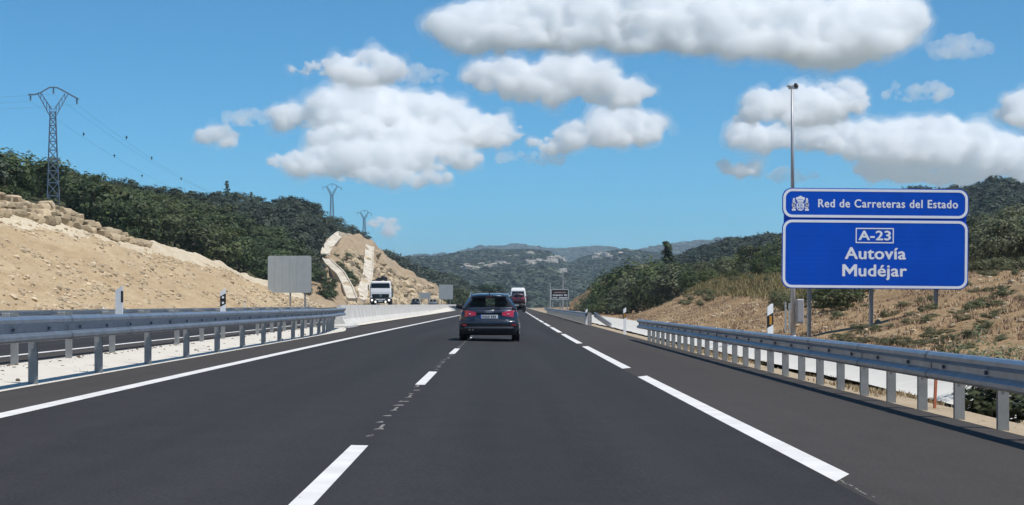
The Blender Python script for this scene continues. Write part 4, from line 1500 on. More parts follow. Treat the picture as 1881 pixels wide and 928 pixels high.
# ------------------------------------------------------------------ other signs
def board(px0, px1, py0, py1, d, legs, mat, label, ground, legbot, cat='road sign', r=.18, border=None):
    xc = (px0 + px1) / 2
    k = d / FPX
    e = empty('sign_board', ((xc - VX) * k, d, ground), 0, label, cat)
    X = lambda p: (p - xc) * k
    Z = lambda p: CH + (VY - p) * k - ground
    o_ = rrect(X(px0), X(px1), Z(py1), Z(py0), r, 4)
    mb = MB(); mb.loft([[(x, -.03, z) for x, z in o_], [(x, .03, z) for x, z in o_]])
    for px in np.linspace(px0, px1, 7)[1:-1]: mb.box((X(px), -.037, (Z(py0) + Z(py1)) / 2), (.03, .012, Z(py0) - Z(py1) - .1))
    mb.build('panel', mat, e)
    if border:
        frame(rrect(X(px0), X(px1), Z(py1), Z(py0), r, 4), rrect(X(px0) + .12, X(px1) - .12, Z(py1) + .12, Z(py0) - .12, r * .6, 4), -.046, -.034).build('border', border, e)
    for px in legs:
        mb = MB(); mb.box((X(px), .12, (legbot + Z(py0) - .4) / 2), (.16, .12, Z(py0) - .4 - legbot))
        mb.build('post', M['galvpost'], e)
    return e, X, Z


board(492, 572, 470, 538, 186, (501, 533, 560), M['signback'], 'plain grey back of the large sign by the sandy cutting', 0, -.3)
board(806, 832, 523, 550, 430, (811, 827), M['signback'], 'small grey sign back at the far end of the rocky hill', 0, -.4, r=.1)
board(770, 791, 538, 548.5, 395, (774, 787), M['signback'], 'low dull grey sign back beyond the distant traffic', 0, -.4, r=.05)
e, X, Z = board(1011.5, 1045, 531, 550.5, 262, (1015, 1029, 1042), M['signdark'], 'small dark brown sign with three pale lines of writing', 0, -.5, r=.15, border=M['signback'])
d_ = 262
wr = MB(); wp = MB()
for mb_, z_, hh, words in ((wp, 538.6, .13, ((1018.5, 1031), (1033, 1038.5))), (wr, 543.6, .16, ((1015.5, 1033.5), (1036, 1041.5))), (wr, 548.3, .16, ((1015.5, 1023), (1027, 1041.5)))):
    for x0, x1 in words:                                   # writing too far off to read: strokes of letter height
        x = x0
        while x < x1:
            w_ = R.uniform(.55, .95)
            mb_.box((X(x + w_ / 2), -.05, Z(z_) + hh / 2 + R.uniform(-.01, .03)), (w_ * d_ / FPX, .006, hh * R.uniform(.75, 1.25)))
            x += w_ + .45
wp.build('lettering', M['signpink'], e); wr.build('lettering', M['signwhite'], e)
d = 300
for px, top_, lab in ((1034, 498, 'thin pale lamp-like pole rising behind the dark brown sign'), (1010.5, 521, 'short thin pole just left of the dark brown sign')):
    mb = MB(); h = CH + (VY - top_) / FPX * d
    mb.cyl((0, 0, -1), (0, 0, h), .10, .07, 8); mb.ball((0, 0, h), .14, (1, 1, .8), 1)
    o = mb.build('pole', M['mast']); o.location = ((px - VX) / FPX * d, d, 0)
    tag(o, lab, 'pole')


# ------------------------------------------------------------------ pylons, wires and fence
def pylon(p, h, w, label):
    e = empty('pylon', p, .25, label, 'pylon', 'lattice pylons of one power line')
    k = h / 215.0                                          # drawn in photo pixels of the nearest pylon
    rr_ = .055
    sh = MB()
    zs = [-8, 14, 38, 60, 80, 98, 114, 129, 143, 156, 168]
    hw = lambda z: (11 - 6.2 * min(1, max(0, z) / 168)) * k
    cs = [[Vector((sx_ * hw(z), sy_ * hw(z), z * k)) for sx_, sy_ in ((-1, -1), (1, -1), (1, 1), (-1, 1))] for z in zs]
    for a, b in zip(cs[:-1], cs[1:]):
        for i in range(4):
            j = (i + 1) % 4
            sh.bar(a[i], b[i], rr_ * 1.7)
            sh.bar(a[i], b[j], rr_); sh.bar(a[j], b[i], rr_)
            sh.bar(b[i], b[j], rr_)
    sh.build('lattice_tower', M['pylon'], e)
    for s in (-1, 1):
        ar = MB()
        A = [cs[-1][0], cs[-1][1], cs[-1][2], cs[-1][3]]
        tip = Vector((s * 25.5 * k, 0, 202 * k))
        lo = [Vector((s * 5 * k, -4 * k, 160 * k)), Vector((s * 5 * k, 4 * k, 160 * k))]
        hi = [Vector((s * 1.5 * k, -4 * k, 172 * k)), Vector((s * 1.5 * k, 4 * k, 172 * k))]
        n = 4
        pts = [[q.lerp(tip + Vector((s * off, dy, 0)), i / n) for i in range(n + 1)] for q, off, dy in ((lo[0], .12, -.1), (lo[1], .12, .1), (hi[0], -.25, -.1), (hi[1], -.25, .1))]
        for c_ in pts:
            for a, b in zip(c_[:-1], c_[1:]): ar.bar(a, b, rr_ * 1.4)
        for i in range(n):
            ar.bar(pts[0][i], pts[2][i + 1], rr_); ar.bar(pts[1][i], pts[3][i + 1], rr_); ar.bar(pts[0][i], pts[1][i], rr_)
        ar.build('arm', M['pylon'], e)
    ca = MB()
    arc = [(-44, 199), (-33, 199), (-22, 203), (-6, 213), (8, 213), (25, 204), (38, 197), (46, 193)]
    for dy in (-.16, .16):
        for (x0, z0), (x1, z1) in zip(arc[:-1], arc[1:]):
            ca.bar((x0 * k, dy, z0 * k), (x1 * k, dy, z1 * k), rr_ * 2.0)
    for x0, z0 in arc: ca.bar((x0 * k, -.16, z0 * k), (x0 * k, .16, z0 * k), rr_)
    ca.build('crossarm', M['pylon'], e)
    for x0, z0 in ((-40, 199), (1, 213), (43, 195)):
        ins = MB()
        for i in range(5): ins.cyl((x0 * k, 0, (z0 - 2 - i * 1.9) * k), (x0 * k, 0, (z0 - 3.4 - i * 1.9) * k), .07, .11, 8)
        ins.build('insulator', M['wire'], e)
    R3 = Euler((0, 0, .25)).to_matrix()
    return [Vector(p) + R3 @ Vector((x0 * k, 0, (z0 - 12) * k)) for x0, z0 in ((-40, 199), (1, 213), (43, 195))]


b1 = wood_at(97, 374); b2 = wood_at(611, 420); b3 = W(669, 452, 660)
t1 = pylon(b1, 215 * b1.y / FPX, 1, 'nearest blue-grey lattice pylon, above the boulder wall')
t2 = pylon(b2, 87 * b2.y / FPX, 1, 'middle-sized lattice pylon on the end of the wooded hill')
t3 = pylon(b3, 66 * b3.y / FPX, 1, 'smallest lattice pylon behind the crest of the rocky hill')
t0 = [q + Vector((-75, -150, -4)) for q in t1]
pl = 0
for A, B, sag, lab in ((t1, t2, 9, 'thin sagging power line between the nearest and the middle pylon'), (t2, t3, 3, 'short span of power line between the two far pylons'), (t0, t1, 5, 'power line running out of frame left of the nearest pylon')):
    e = empty('power_line', A[0], 0, lab, 'power line')
    for a, b in zip(A, B):
        pts = [a.lerp(b, i / 20) - Vector((0, 0, 4 * sag * (i / 20) * (1 - i / 20))) - e.location for i in range(21)]
        wo = MB().tube(pts, .008, 5).build('conductor', M['wire'], e)
        if sag > 3.5 and (a - A[0]).length < .01 or (sag > 6 and (a - A[2]).length < .01):
            for fr in ((.06, .12, .2) if sag > 6 else (.85, .93)):
                q = a.lerp(b, fr + R.uniform(-.02, .02)); q.z -= 4 * sag * fr * (1 - fr)
                mb = MB(); mb.ball(q - e.location, .12, (1.2, 1.2, .8), 2); mb.cyl(q - e.location + Vector((0, 0, -.28)), q - e.location + Vector((0, 0, .2)), .04, .04, 6)
                mb.build('bird_marker', M['black'], wo)
e = None
prev = None
fe = None
for px, y0, y1 in ((-60, 296, 322), (-18, 312, 337), (24, 328, 353), (81, 338, 367), (108, 349, 372), (144, 361, 389), (178, 378, 400), (210, 396, 416), (242, 422, 434)):
    b = wood_at(px, y1 + 2)
    if fe is None: fe = empty('wire_fence', b, 0, 'post and wire fence along the top of the sandy cutting', 'fence')
    h = (y1 - y0 + 4) / FPX * b.y
    mb = MB(); mb.cyl(b - fe.location - Vector((0, 0, .4)), b - fe.location + Vector((.02, 0, h)), .065, .055, 7); mb.build('post', M['wood'], fe)
    if prev:
        for f in (.35, .65, .93):
            MB().bar(prev[0] + Vector((0, 0, prev[1] * f)) - fe.location, b + Vector((0, 0, h * f)) - fe.location, .012).build('wire', M['wire'], fe)
    prev = (b, h)
b = wood_at(53, 363); h = 22 / FPX * b.y
mb = MB(); mb.cyl((0, 0, -.3), (.09, 0, h), .075, .075, 10); mb.cyl((.09, 0, h), (.093, 0, h + .05), .09, .07, 10)
o = mb.build('vent_pipe', M['hito']); o.location = b
tag(o, 'short white pipe leaning among the fence posts above the boulder wall', 'pipe')


# ------------------------------------------------------------------ vehicles
def car(name, loc, rz, paint, label, cat='car', detail=True, sedan=False, scale=1.0):
    e = empty(name, loc, rz, label, cat)
    e.scale = (scale, scale, scale)
    # local axes: y = 0 at the rear bumper, 4.7 at the nose
    ST = [(.00, .70, .40, .80), (.04, .82, .34, .93), (.14, .875, .30, .985), (.35, .905, .26, .985), (.8, .915, .22, .975), (1.6, .915, .21, .955), (2.6, .915, .20, .94), (3.3, .91, .20, .935), (3.5, .90, .20, .925), (4.0, .885, .22, .85), (4.4, .84, .24, .76), (4.62, .74, .28, .66), (4.7, .55, .32, .56)]
    if sedan: ST[2] = (.14, .875, .30, 1.0); ST[3] = (.35, .905, .26, 1.02)
    rings = []
    for y, w, zb, zt in ST:
        h = zt - zb
        half = [(w * .55, zb), (w * .86, zb + .02), (w * .965, zb + .14 * h), (w, zb + .36 * h), (w * .995, zb + .6 * h), (w * .955, zb + .86 * h), (w * .90, zt - .012), (w * .82, zt), (w * .4, zt + .012)]
        rings.append([(x, y, z) for x, z in half] + [(-x, y, z) for x, z in half[::-1]])
    MB().loft(rings).build('body', paint, e, True)
    # roof
    RS = [(.42, .46, 1.37), (.55, .51, 1.405), (1.1, .55, 1.437), (2.0, .575, 1.447), (2.6, .56, 1.425), (2.95, .53, 1.385)]
    if sedan: RS = [(1.15, .50, 1.36), (1.3, .56, 1.395), (1.7, .58, 1.415), (2.0, .59, 1.42), (2.6, .575, 1.405), (2.95, .55, 1.37)]
    rings = []
    for y, w, z in RS:
        half = [(w * 1.16, z - .075), (w * 1.09, z - .03), (w * .9, z + .004), (w * .5, z + .028)]
        under = [(-w * 1.05, z - .065), (w * 1.05, z - .065)]
        rings.append([(x, y, zz) for x, zz in half] + [(-x, y, zz) for x, zz in half[::-1]] + [(x, y, zz) for x, zz in under])
    MB().loft(rings).build('roof', paint, e, True)
    yr, zr_ = RS[0][0], RS[0][2]
    yb = .10 if not sedan else .55
    # pillars
    for s in (-1, 1):
        pl_ = MB()
        pl_.slab([(s * .835, yb, .975), (s * .835, yb + .38, .972), (s * .60, yr + .42, 1.37), (s * .52, yr + .0, 1.335)], (-s, .0, 0), .07)
        pl_.build('pillar', paint, e)
        pl_ = MB()
        pl_.slab([(s * .835, 1.92, .95), (s * .835, 2.04, .95), (s * .64, 2.02, 1.39), (s * .64, 1.94, 1.39)], (-s, 0, 0), .05)
        pl_.build('pillar', paint, e)
        pl_ = MB()
        pl_.slab([(s * .835, 3.42, .93), (s * .835, 3.56, .93), (s * .60, 2.98, 1.36), (s * .60, 2.86, 1.38)], (-s, 0, 0), .05)
        pl_.build('pillar', paint, e)
        g = MB(); g.quad((s * .828, yb + .3, .975), (s * .828, 3.48, .935), (s * .612, 2.92, 1.372), (s * .612, yr + .35, 1.372))
        g.build('side_window', M['glass'], e)
    g = MB()
    g.loft([[(x, yb + .035 + .05 * abs(x / .8) ** 2, .985) for x in np.linspace(-.76, .76, 7)], [(x * .82, (yb + yr) / 2 + .02 + .04 * abs(x / .8) ** 2, 1.19) for x in np.linspace(-.76, .76, 7)], [(x * .66, yr + .03, 1.35) for x in np.linspace(-.76, .76, 7)]], closed=False)
    g.build('rear_window', M['glass'], e, True)
    MB().quad((-.78, 3.48, .94), (.78, 3.48, .94), (.57, 2.93, 1.37), (-.57, 2.93, 1.37)).build('windscreen', M['glass'], e)
    bl = lambda x: .16 * (abs(x) / .86) ** 4                  # rear plan curve
    xs_ = np.linspace(-.86, .86, 15)
    if detail:
        fr = MB()                                            # dark surround of the rear glass
        fr.bar((-.79, yb + .06, .985), (-.51, yr + .03, 1.345), .045, .02); fr.bar((.79, yb + .06, .985), (.51, yr + .03, 1.345), .045, .02); fr.bar((-.8, yb + .02, .985), (.8, yb + .02, .985), .05, .03)
        fr.build('window_surround', M['trim'], e)
        sp = MB(); sp.loft([[(x * .60, yr - .12 + .06 * (x / .86) ** 2, 1.385 - .035 * (x / .86) ** 2), (x * .60, yr - .10 + .06 * (x / .86) ** 2, 1.352), (x * .60, yr + .12, 1.37), (x * .60, yr + .16, 1.452 - .06 * (x / .86) ** 2)] for x in xs_]); sp.build('roof_spoiler', paint, e, True)
        MB().box((0, yr - .10, 1.352), (.20, .014, .014)).build('brake_lamp', M['redlens'], e)
        tg = MB()
        pr = [(.60, -.035), (.66, -.02), (.68, .012), (.83, .012), (.85, -.02), (.90, -.015), (.96, .03), (1.0, .085), (1.035, .115)]
        tg.loft([[(x * .80, y - .012 + bl(x * .8), z) for z, y in pr] for x in xs_], closed=False); tg.build('tailgate', paint, e, True)
        MB().bar((-.42, .055, .965), (.35, .02, 1.0), .022, .03).build('wiper', M['trim'], e)
        bp_ = MB()
        pr = [(.645, -.02), (.625, -.075), (.60, -.088), (.54, -.085), (.46, -.07), (.42, -.05), (.42, .10), (.645, .10)]
        bp_.loft([[(x * 1.045, y + bl(x) * 1.1, z) for z, y in pr] for x in xs_]); bp_.build('bumper', paint, e, True)
        df = MB()
        pr = [(.43, -.055), (.35, -.045), (.24, -.0), (.19, .10), (.43, .14)]
        df.loft([[(x * .98, y + bl(x) * 1.05, z) for z, y in pr] for x in xs_]); df.build('diffuser', M['trim'], e, True)
        ls = MB(); ls.loft([[(x * .95, y + bl(x) * 1.05, z) for z, y in ((.45, -.098), (.40, -.092), (.40, -.03), (.45, -.03))] for x in xs_]); ls.build('lower_strip', M['silver'], df and e)
        ex = MB()
        for x in (-.60, -.50): ex.cyl((x, -.07, .335), (x, .1, .335), .042, .042, 12)
        ex.build('exhaust_pipe', M['trim'], e, True)
    for s in (-1, 1):
        lx = [.40, .52, .64, .74, .82, .875]
        lo, hi = [.785, .765, .752, .745, .745, .755], [.875, .915, .935, .94, .94, .93]
        tl = MB()
        P0 = [(s * x, -.07 + bl(x) + (.20 * max(0, x - .80) / .075), a) for x, a in zip(lx, lo)]
        P1 = [(s * x * .985, -.055 + bl(x) + (.20 * max(0, x - .80) / .075), a) for x, a in zip(lx, hi)]
        tl.loft([P0, P1], closed=False)
        tl.loft([P0, [(x, y + .05, z) for x, y, z in P0]], closed=False); tl.loft([P1, [(x, y + .05, z) for x, y, z in P1]], closed=False)
        to = tl.build('tail_light', M['redlens'], e)
        if detail:
            MB().box((s * .58, -.076 + bl(.58), .835), (.05, .012, .022)).build('lens_glint', M['reflector'], to)  # small white bar on the red lens, a sun glint put in as colour
            MB().box((s * .70, -.085 + bl(.7) * 1.1, .50), (.20, .02, .035)).build('reflector', M['redlens'], e)
        hl = MB(); hl.slab([(s * .50, 4.60, .60), (s * .80, 4.47, .64), (s * .82, 4.30, .76), (s * .52, 4.52, .70)], (0, .3, .1), .04); hl.build('headlight', M['reflector'], e)
        mi_ = MB(); mi_.box((s * 1.0, 3.05, 1.07), (.20, .13, .15), bevel=.045, seg=2); mi_.bar((s * .84, 3.1, .98), (s * .95, 3.06, 1.03), .05, .08); mi_.build('mirror', M['trim'] if detail else paint, e, True)
        for yw in (.96, 3.78):
            wt = MB(); wt.cyl((s * .68, yw, .32), (s * .905, yw, .32), .32, .315, 28); wt.cyl((s * .905, yw, .32), (s * .912, yw, .32), .315, .27, 28)
            wo = wt.build('wheel', M['rubber'], e)
            rm = MB(); rm.cyl((s * .90, yw, .32), (s * .918, yw, .32), .225, .215, 20)
            for i in range(5):
                a = 6.283 * i / 5; rm.bar((s * .92, yw, .32), (s * .92, yw + .2 * math.cos(a), .32 + .2 * math.sin(a)), .03, .05)
            rm.build('rim', M['rim'], wo)
            ar = MB(); ar.torus((s * .885, yw, .32), .365, .034, 'X', 28, 6); ar.build('wheel_arch', M['trim'], e)
        if detail:
            rr_ = MB(); rr_.tube([(s * .56, .75, 1.41), (s * .57, .85, 1.475), (s * .59, 1.6, 1.492), (s * .58, 2.5, 1.478), (s * .56, 2.6, 1.43)], .017, 8); rr_.build('roof_rail', M['chrome'], e, True)
    inn = MB()
    inn.box((0, 2.0, .80), (1.6, 3.0, .2))
    for x, y in ((-.38, 2.3), (.38, 2.3), (-.40, 1.15), (.40, 1.15)):
        hh = 1.02 if y > 2 else .86
        inn.box((x, y, .78 + (hh - .5) / 2), (.48 if x else .3, .16, hh - .4), (-.12, 0, 0), bevel=.05); inn.box((x, y - .06, hh + .10), (.26, .09, .17), bevel=.035)
    inn.build('seats', M['seat'], e)
    if detail:
        pp = MB(); pp.box((0, -.012, .755), (.53, .012, .115), bevel=.004); po = pp.build('number_plate', M['plate'], e)
        gl = MB()
        for i, x in enumerate((-.185, -.125, -.065, -.005, .075, .13, .185)): gl.box((x, -.021, .755 + R.uniform(-.002, .002)), (.032, .004, .062))
        gl.build('plate_marks', M['black'], po)
        MB().box((-.247, -.020, .755), (.03, .004, .108)).build('plate_band', M['signblue'], po)
        em_ = MB()
        for i in range(4): em_.torus(((i - 1.5) * .062, -.028, .905), .036, .006, 'Y', 20, 6)
        em_.build('badge', M['chrome'], e, True)
        an = MB(); an.cyl((0, .62, 1.42), (0, .56, 1.56), .02, .008, 8); an.build('antenna', M['trim'], e)
    return e


car('estate_car', ((898.5 - VX) / FPX * 57.6, 57.6, zr(-.2)), -.012, M['navy'], 'dark blue estate car driving just ahead in the middle of the road')
d = 388
car('parked_car', ((764 - VX) / FPX * d, d, zl(d)), math.pi, M['carblack'], 'distant black car half hidden behind the white barrier', detail=False)
car('parked_car', ((796 - VX) / FPX * 430, 430, .8), math.pi, M['silver'], 'distant grey car behind the barrier, right of the black one', detail=False, sedan=True)


def wheel(mb_parent, x, y, r, w, s):
    wt = MB(); wt.cyl((x - w / 2, y, r), (x + w / 2, y, r), r, r, 24)
    wo = wt.build('wheel', M['rubber'], mb_parent)
    rm = MB(); rm.cyl((x + s * (w / 2), y, r), (x + s * (w / 2 + .015), y, r), r * .55, r * .5, 16); rm.build('rim', M['rim'], wo)


# oncoming tipper truck: local y = 0 at the front bumper, the body behind (+y away from the camera)
d = 220
e = empty('lorry', ((699 - VX) / FPX * d, d, zl(d)), .02, 'white tipper lorry with a dark crane coming towards us', 'lorry')
cb = MB()
Wd = 1.22
rings = []
for z, yf, w in ((.95, .05, 1.20), (1.30, .0, Wd), (1.75, .02, Wd), (1.95, .06, Wd), (2.65, .22, 1.17), (2.92, .32, 1.13), (3.0, .45, 1.08)):
    rings.append([(-w, yf + .10, z), (-w + .12, yf, z), (w - .12, yf, z), (w, yf + .10, z), (w, 1.75, z), (-w, 1.75, z)])
cb.loft(rings); cb.build('cab', M['truckwhite'], e)
MB().slab([(-1.10, .085, 1.92), (1.10, .085, 1.92), (1.05, .225, 2.68), (-1.05, .225, 2.68)], (0, -1, .18), .02).build('windscreen', M['darkglass'], e)
vz = MB(); vz.box((0, .12, 2.80), (2.12, .24, .20), (.25, 0, 0), bevel=.05); vz.build('sun_visor', M['truckwhite'], e)
for s in (-1, 1): MB().slab([(s * 1.215, .25, 1.95), (s * 1.215, 1.15, 1.95), (s * 1.18, 1.15, 2.6), (s * 1.18, .35, 2.6)], (s, 0, .05), .012).build('side_window', M['darkglass'], e)
gr_ = MB(); gr_.box((0, -.02, 1.28), (1.95, .05, .46), bevel=.02)
for i in range(4): gr_.box((0, -.052, 1.12 + i * .11), (1.85, .02, .03))
go = gr_.build('grille', M['black'], e)
st = MB(); st.torus((0, -.07, 1.31), .13, .016, 'Y', 20, 6)
for i in range(3):
    a = math.pi / 2 + i * 2.0944; st.bar((0, -.07, 1.31), (.13 * math.cos(a), -.07, 1.31 + .13 * math.sin(a)), .022, .02)
st.build('star_badge', M['chrome'], go)
bm_ = MB(); bm_.box((0, .06, .72), (2.46, .36, .56), bevel=.06, seg=2); bm_.build('bumper', M['black'], e)
sk = MB(); sk.box((0, -.13, .86), (1.1, .04, .12), bevel=.015); sk.box((0, -.13, .68), (.52, .02, .11)); sk.build('number_plate', M['plate'], e)
for s in (-1, 1):
    MB().cyl((s * .98, -.12, .80), (s * .98, -.15, .80), .12, .11, 14).build('headlight', M['lamp'], e)
    MB().box((s * .58, -.13, .60), (.16, .03, .22), bevel=.01).build('fog_light', M['lamp'], e)
    MB().box((s * 1.05, -.02, 1.16), (.26, .05, .14), bevel=.02).build('corner_lamp', M['truckwhite'], e)
    mr_ = MB(); mr_.box((s * 1.42, .22, 2.25), (.12, .14, .62), bevel=.03); mr_.bar((s * 1.15, .3, 2.6), (s * 1.42, .22, 2.5), .035); mr_.bar((s * 1.15, .3, 1.95), (s * 1.42, .22, 2.0), .035); mr_.build('mirror', M['black'], e)
    wheel(e, s * 1.0, 1.15, .48, .3, s)
    wheel(e, s * .95, 4.9, .48, .5, s)
ch = MB(); ch.box((0, 3.6, .85), (.85, 6.2, .28)); ch.build('chassis', M['black'], e)
bd = MB(); bd.box((0, 4.6, 1.18), (2.46, 4.6, .12)); 
for x in (-1.2, 1.2): bd.box((x, 4.6, 1.58), (.06, 4.6, .7))
bd.box((0, 2.3, 1.7), (2.46, .06, .95)); bd.box((0, 6.9, 1.58), (2.46, .06, .7)); bd.build('tipper_body', M['silver'], e)
cr = MB(); cr.box((0.1, 2.05, 1.9), (.5, .4, 1.9)); cr.bar((.1, 2.05, 2.8), (-.45, 2.1, 3.3), .3, .34); cr.bar((-.45, 2.1, 3.3), (.72, 2.2, 3.22), .3, .3); cr.bar((.0, 2.3, 3.5), (.6, 2.3, 3.12), .2, .22); cr.box((.35, 2.2, 3.35), (.7, .4, .5), (0, .4, 0), bevel=.06); cr.box((-.3, 2.3, 3.2), (.6, .4, .4), (0, -.3, 0), bevel=.06); cr.bar((-.4, 2, 3.1), (.3, 2, 3.48), .12)
cr.build('loader_crane', M['black'], e)

# recovery truck ahead carrying a dark red car: local y = 0 at the tail
d = 292
bx = (951 - VX) / FPX * d
e = empty('recovery_truck', (bx, d, zr(3)), -.02, 'white recovery truck far ahead with a flat black bed', 'lorry')
cbm = MB()
rings = []
for z, yb_, w in ((.9, 6.0, 1.18), (1.6, 5.95, 1.22), (2.7, 6.0, 1.2), (3.4, 6.15, 1.12), (3.72, 6.4, 1.0), (3.80, 6.8, .8)):
    rings.append([(-w, yb_ + .1, z), (-w + .12, yb_, z), (w - .12, yb_, z), (w, yb_ + .1, z), (w, 8.1, z), (-w, 8.1, z)])
cbm.loft(rings); cbm.build('cab', M['truckwhite'], e)
MB().slab([(-1.02, 5.97, 2.35), (1.02, 5.97, 2.35), (.92, 6.08, 3.22), (-.92, 6.08, 3.22)], (0, -1, .1), .03).build('rear_window', M['darkglass'], e)
for s in (-1, 1):
    mr_ = MB(); mr_.box((s * 1.50, 7.6, 2.05), (.26, .14, .62), bevel=.06); mr_.bar((s * 1.15, 7.5, 2.2), (s * 1.45, 7.6, 2.2), .06); mr_.build('mirror', M['black'], e)
    wheel(e, s * 1.0, 7.3, .48, .3, s); wheel(e, s * .95, 1.9, .48, .5, s)
    MB().box((s * .95, -.03, .72), (.32, .04, .13)).build('tail_light', M['redlens'], e)
    mf = MB(); mf.box((s * .95, .9, .45), (.55, .02, .6)); mf.build('mudflap', M['rubber'], e)
bd = MB(); bd.box((0, 3.0, 1.02), (2.44, 6.0, .16)); bd.box((0, .02, .62), (2.42, .1, .72)); bd.box((0, 3.5, .75), (.9, 7, .28)); bd.build('flat_bed', M['black'], e)
MB().box((0, -.03, 1.06), (2.36, .04, .12)).build('bed_edge', M['truckwhite'], e)
MB().box((0, -.03, .55), (.5, .02, .11)).build('number_plate', M['plate'], e)
car('carried_car', (bx + .1, d + .5, zr(3) + 1.11), -.02, M['darkred'], 'dark red car carried on the bed of the recovery truck', detail=False, scale=1.17)


# ------------------------------------------------------------------ clouds: real bodies of scattering vapour, many kilometres off
_b = bmesh.new(); bmesh.ops.create_icosphere(_b, subdivisions=2, radius=1)
ICO_V = np.array([tuple(v.co) for v in _b.verts]); ICO_F = np.array([[v.index for v in f.verts] for f in _b.faces]); _b.free()


def cloud(ells, D, label, thin=False, vox=2.0, seed=0):
    """A cloud of two nested bodies: a dense core and a thin ragged veil that softens its edge."""
    k = D / FPX
    rnd = random.Random(seed)
    puffs = []
    small = min(1.0, max(q[3] for q in ells) / 24)
    for (cx, cy, rx, ry, *zo) in ells:
        rx, ry = rx * .95, ry * .90
        n_ = max(10, int(rx * ry / 26))
        for i in range(n_):
            a = rnd.random() * 6.283; r = math.sqrt(rnd.random()) * .95
            x = cx + rx * r * math.cos(a)
            y = cy + ry * r * math.sin(a)
            s = ry * (.20 + .36 * rnd.random() ** 1.5) * (1 - .4 * r)
            if y > cy: s *= .8                                # flatter underside
            v = min(1, max(0, (cy + ry - y) / (2 * ry)))
            z = ry * (-2.4 * (1 - v) * rnd.random() + .5 * rnd.random())    # broad base, narrow top
            if zo: z += zo[0]
            puffs.append((x, y, z, s, rnd.uniform(1.3, 2.2)))
        for i in range(int(n_ * .5)):                          # ragged small tufts round the rim
            a = rnd.random() * 6.283; r = rnd.uniform(.75, 1.06)
            s = max(2.4, ry * rnd.uniform(.06, .14))
            puffs.append((cx + rx * r * math.cos(a), cy + ry * r * math.sin(a) * .95, -ry * .8 * rnd.random() + (zo[0] if zo else 0), s, rnd.uniform(1.8, 3.4)))
    e = None
    for nm, grow, vx, disp, mat in ((('core', 1.0, vox, 1.0, 'cloud'), ('veil', 1.42, vox * 2.0, 1.5, 'cloudveil'), ('skirt', 1.75, vox * 2.6, 2.3, 'cloudskirt')) if not thin else (('veil', 1.15, vox, 1.6, 'thincloud'),)):
        Vs, Fs = [], []
        for x, y, z, s, st in puffs:
            p = W(x, y, D + z * k)
            Fs.append(ICO_F + len(Vs) * len(ICO_V))
            Vs.append(ICO_V * np.array([s * k * st * grow, s * k * 1.2 * grow, s * k * .9 * grow]) + np.array(p))
        me = bpy.data.meshes.new('cloud')
        me.from_pydata(np.concatenate(Vs), [], np.concatenate(Fs))
        o = bpy.data.objects.new('cloud' if e is None else nm, me); COL.objects.link(o)
        r = o.modifiers.new('r', 'REMESH'); r.mode = 'VOXEL'; r.voxel_size = k * vx
        for i, (sz_, st_) in enumerate(((60, 26), (24, 17), (10, 9.0), (4.5, 5.0))):
            if i == 3 and nm != 'core': break
            t = bpy.data.textures.new('cloud_noise', 'CLOUDS'); t.noise_scale = sz_ * k; t.noise_depth = 2
            dm = o.modifiers.new('d', 'DISPLACE'); dm.texture = t; dm.strength = st_ * k * disp * small; dm.mid_level = .42; dm.texture_coords = 'GLOBAL'
        r2 = o.modifiers.new('r2', 'REMESH'); r2.mode = 'VOXEL'; r2.voxel_size = k * vx; r2.use_smooth_shade = True
        dg = bpy.context.evaluated_depsgraph_get()
        nm_ = bpy.data.meshes.new_from_object(o.evaluated_get(dg))
        o.modifiers.clear(); o.data = nm_
        nm_.materials.clear(); nm_.materials.append(M[mat])
        if e is None: e = tag(o, label, 'cloud', 'fair weather clouds')
        else: o.parent = e
    return e


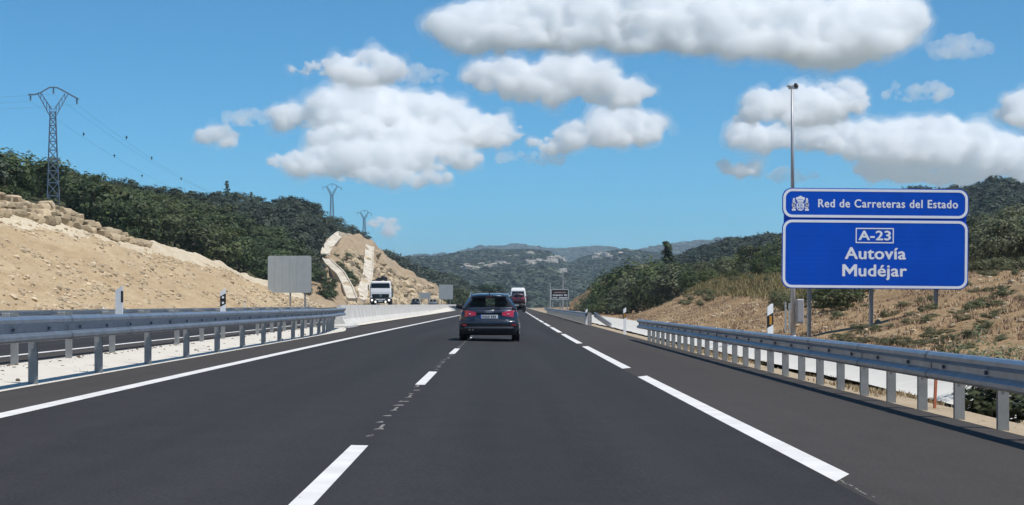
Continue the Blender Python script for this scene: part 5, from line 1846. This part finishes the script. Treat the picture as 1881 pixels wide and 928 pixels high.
CL = [
    ([(880, 50, 85, 42), (1000, 40, 150, 46), (1180, 46, 150, 46), (1350, 45, 160, 52), (1500, 60, 140, 50), (1600, 40, 95, 52), (1530, 106, 80, 14), (1240, 0, 300, 40), (900, 84, 60, 12)], 6600, 'largest white cloud, cut by the top edge of the sky', 'cloud'),
    ([(672, 124, 74, 26), (600, 126, 58, 15)], 7800, 'long white cloud above the biggest left cloud', 'cloud'),
    ([(765, 138, 58, 16)], 7920, 'faint veil of cloud trailing right of the long cloud', 'thincloud'),
    ([(930, 142, 75, 27), (1050, 145, 85, 36), (1130, 172, 70, 20), (1000, 165, 90, 22)], 7800, 'bright hump-backed cloud in the middle of the sky', 'cloud'),
    ([(660, 200, 90, 40), (560, 215, 60, 22), (780, 215, 100, 36), (890, 240, 75, 28), (640, 296, 150, 26, -130), (780, 290, 105, 24, -120), (720, 255, 150, 28, -60), (720, 326, 105, 13, -190)], 9000, 'biggest cloud left of centre, towering in two layers', 'cloud'),
    ([(455, 217, 36, 17)], 8400, 'small wedge-shaped cloud at the left tip of the biggest left cloud', 'thincloud'),
    ([(404, 250, 40, 17)], 8400, 'leftmost small oval cloud', 'cloud'),
    ([(1150, 235, 65, 30), (1080, 248, 60, 20), (1020, 264, 50, 14)], 9300, 'cloud with a bright right end, below the hump-backed cloud', 'cloud'),
    ([(985, 288, 60, 14)], 9360, 'thin flat wisp between the two middle clouds', 'thincloud'),
    ([(1470, 195, 110, 32), (1540, 178, 60, 28), (1400, 212, 50, 16)], 9000, 'cloud directly behind the top of the camera mast', 'cloud'),
    ([(1680, 170, 62, 20)], 9120, 'soft cloud right of the mast top, above the long bank', 'thincloud'),
    ([(1400, 250, 55, 26), (1500, 250, 100, 24), (1620, 262, 120, 36), (1720, 260, 110, 42), (1820, 280, 85, 36), (1720, 312, 150, 22), (1900, 300, 80, 34)], 10200, 'long cloud bank above the blue sign, running out of frame right', 'cloud'),
    ([(1878, 205, 40, 30)], 8700, 'small cloud cut by the right edge of the photo', 'cloud'),
    ([(1355, 308, 34, 17)], 10200, 'small cloud left of the blue sign', 'cloud'),
    ([(1455, 321, 40, 11)], 10320, 'very faint wisp just above the top of the blue sign', 'thincloud'),
    ([(1765, 88, 60, 17)], 7200, 'ragged wisp right of the largest cloud', 'thincloud'),
    ([(706, 414, 30, 15)], 11400, 'tiny lone cloud right of the far pylons', 'cloud'),
]
for i, (el, D, lab, mt) in enumerate(CL): cloud(el, D, lab, mt == 'thincloud', 1.8 if len(el) > 6 else 1.3, 50 + i)

# ------------------------------------------------------------------ haze
mb = MB()
mb.box((0, 0, 150), (28400, 28400, 306))
hz = bpy.data.materials.new('haze'); hz.use_nodes = True
n = hz.node_tree; n.nodes.clear()
out = n.nodes.new('ShaderNodeOutputMaterial'); pv = n.nodes.new('ShaderNodeVolumePrincipled')
pv.inputs['Color'].default_value = (0.68, 0.86, 1.0, 1)
pv.inputs['Density'].default_value = 0.000115
pv.inputs['Anisotropy'].default_value = 0.2
n.links.new(pv.outputs[0], out.inputs['Volume'])
tag(mb.build('haze', hz), kind='stuff')
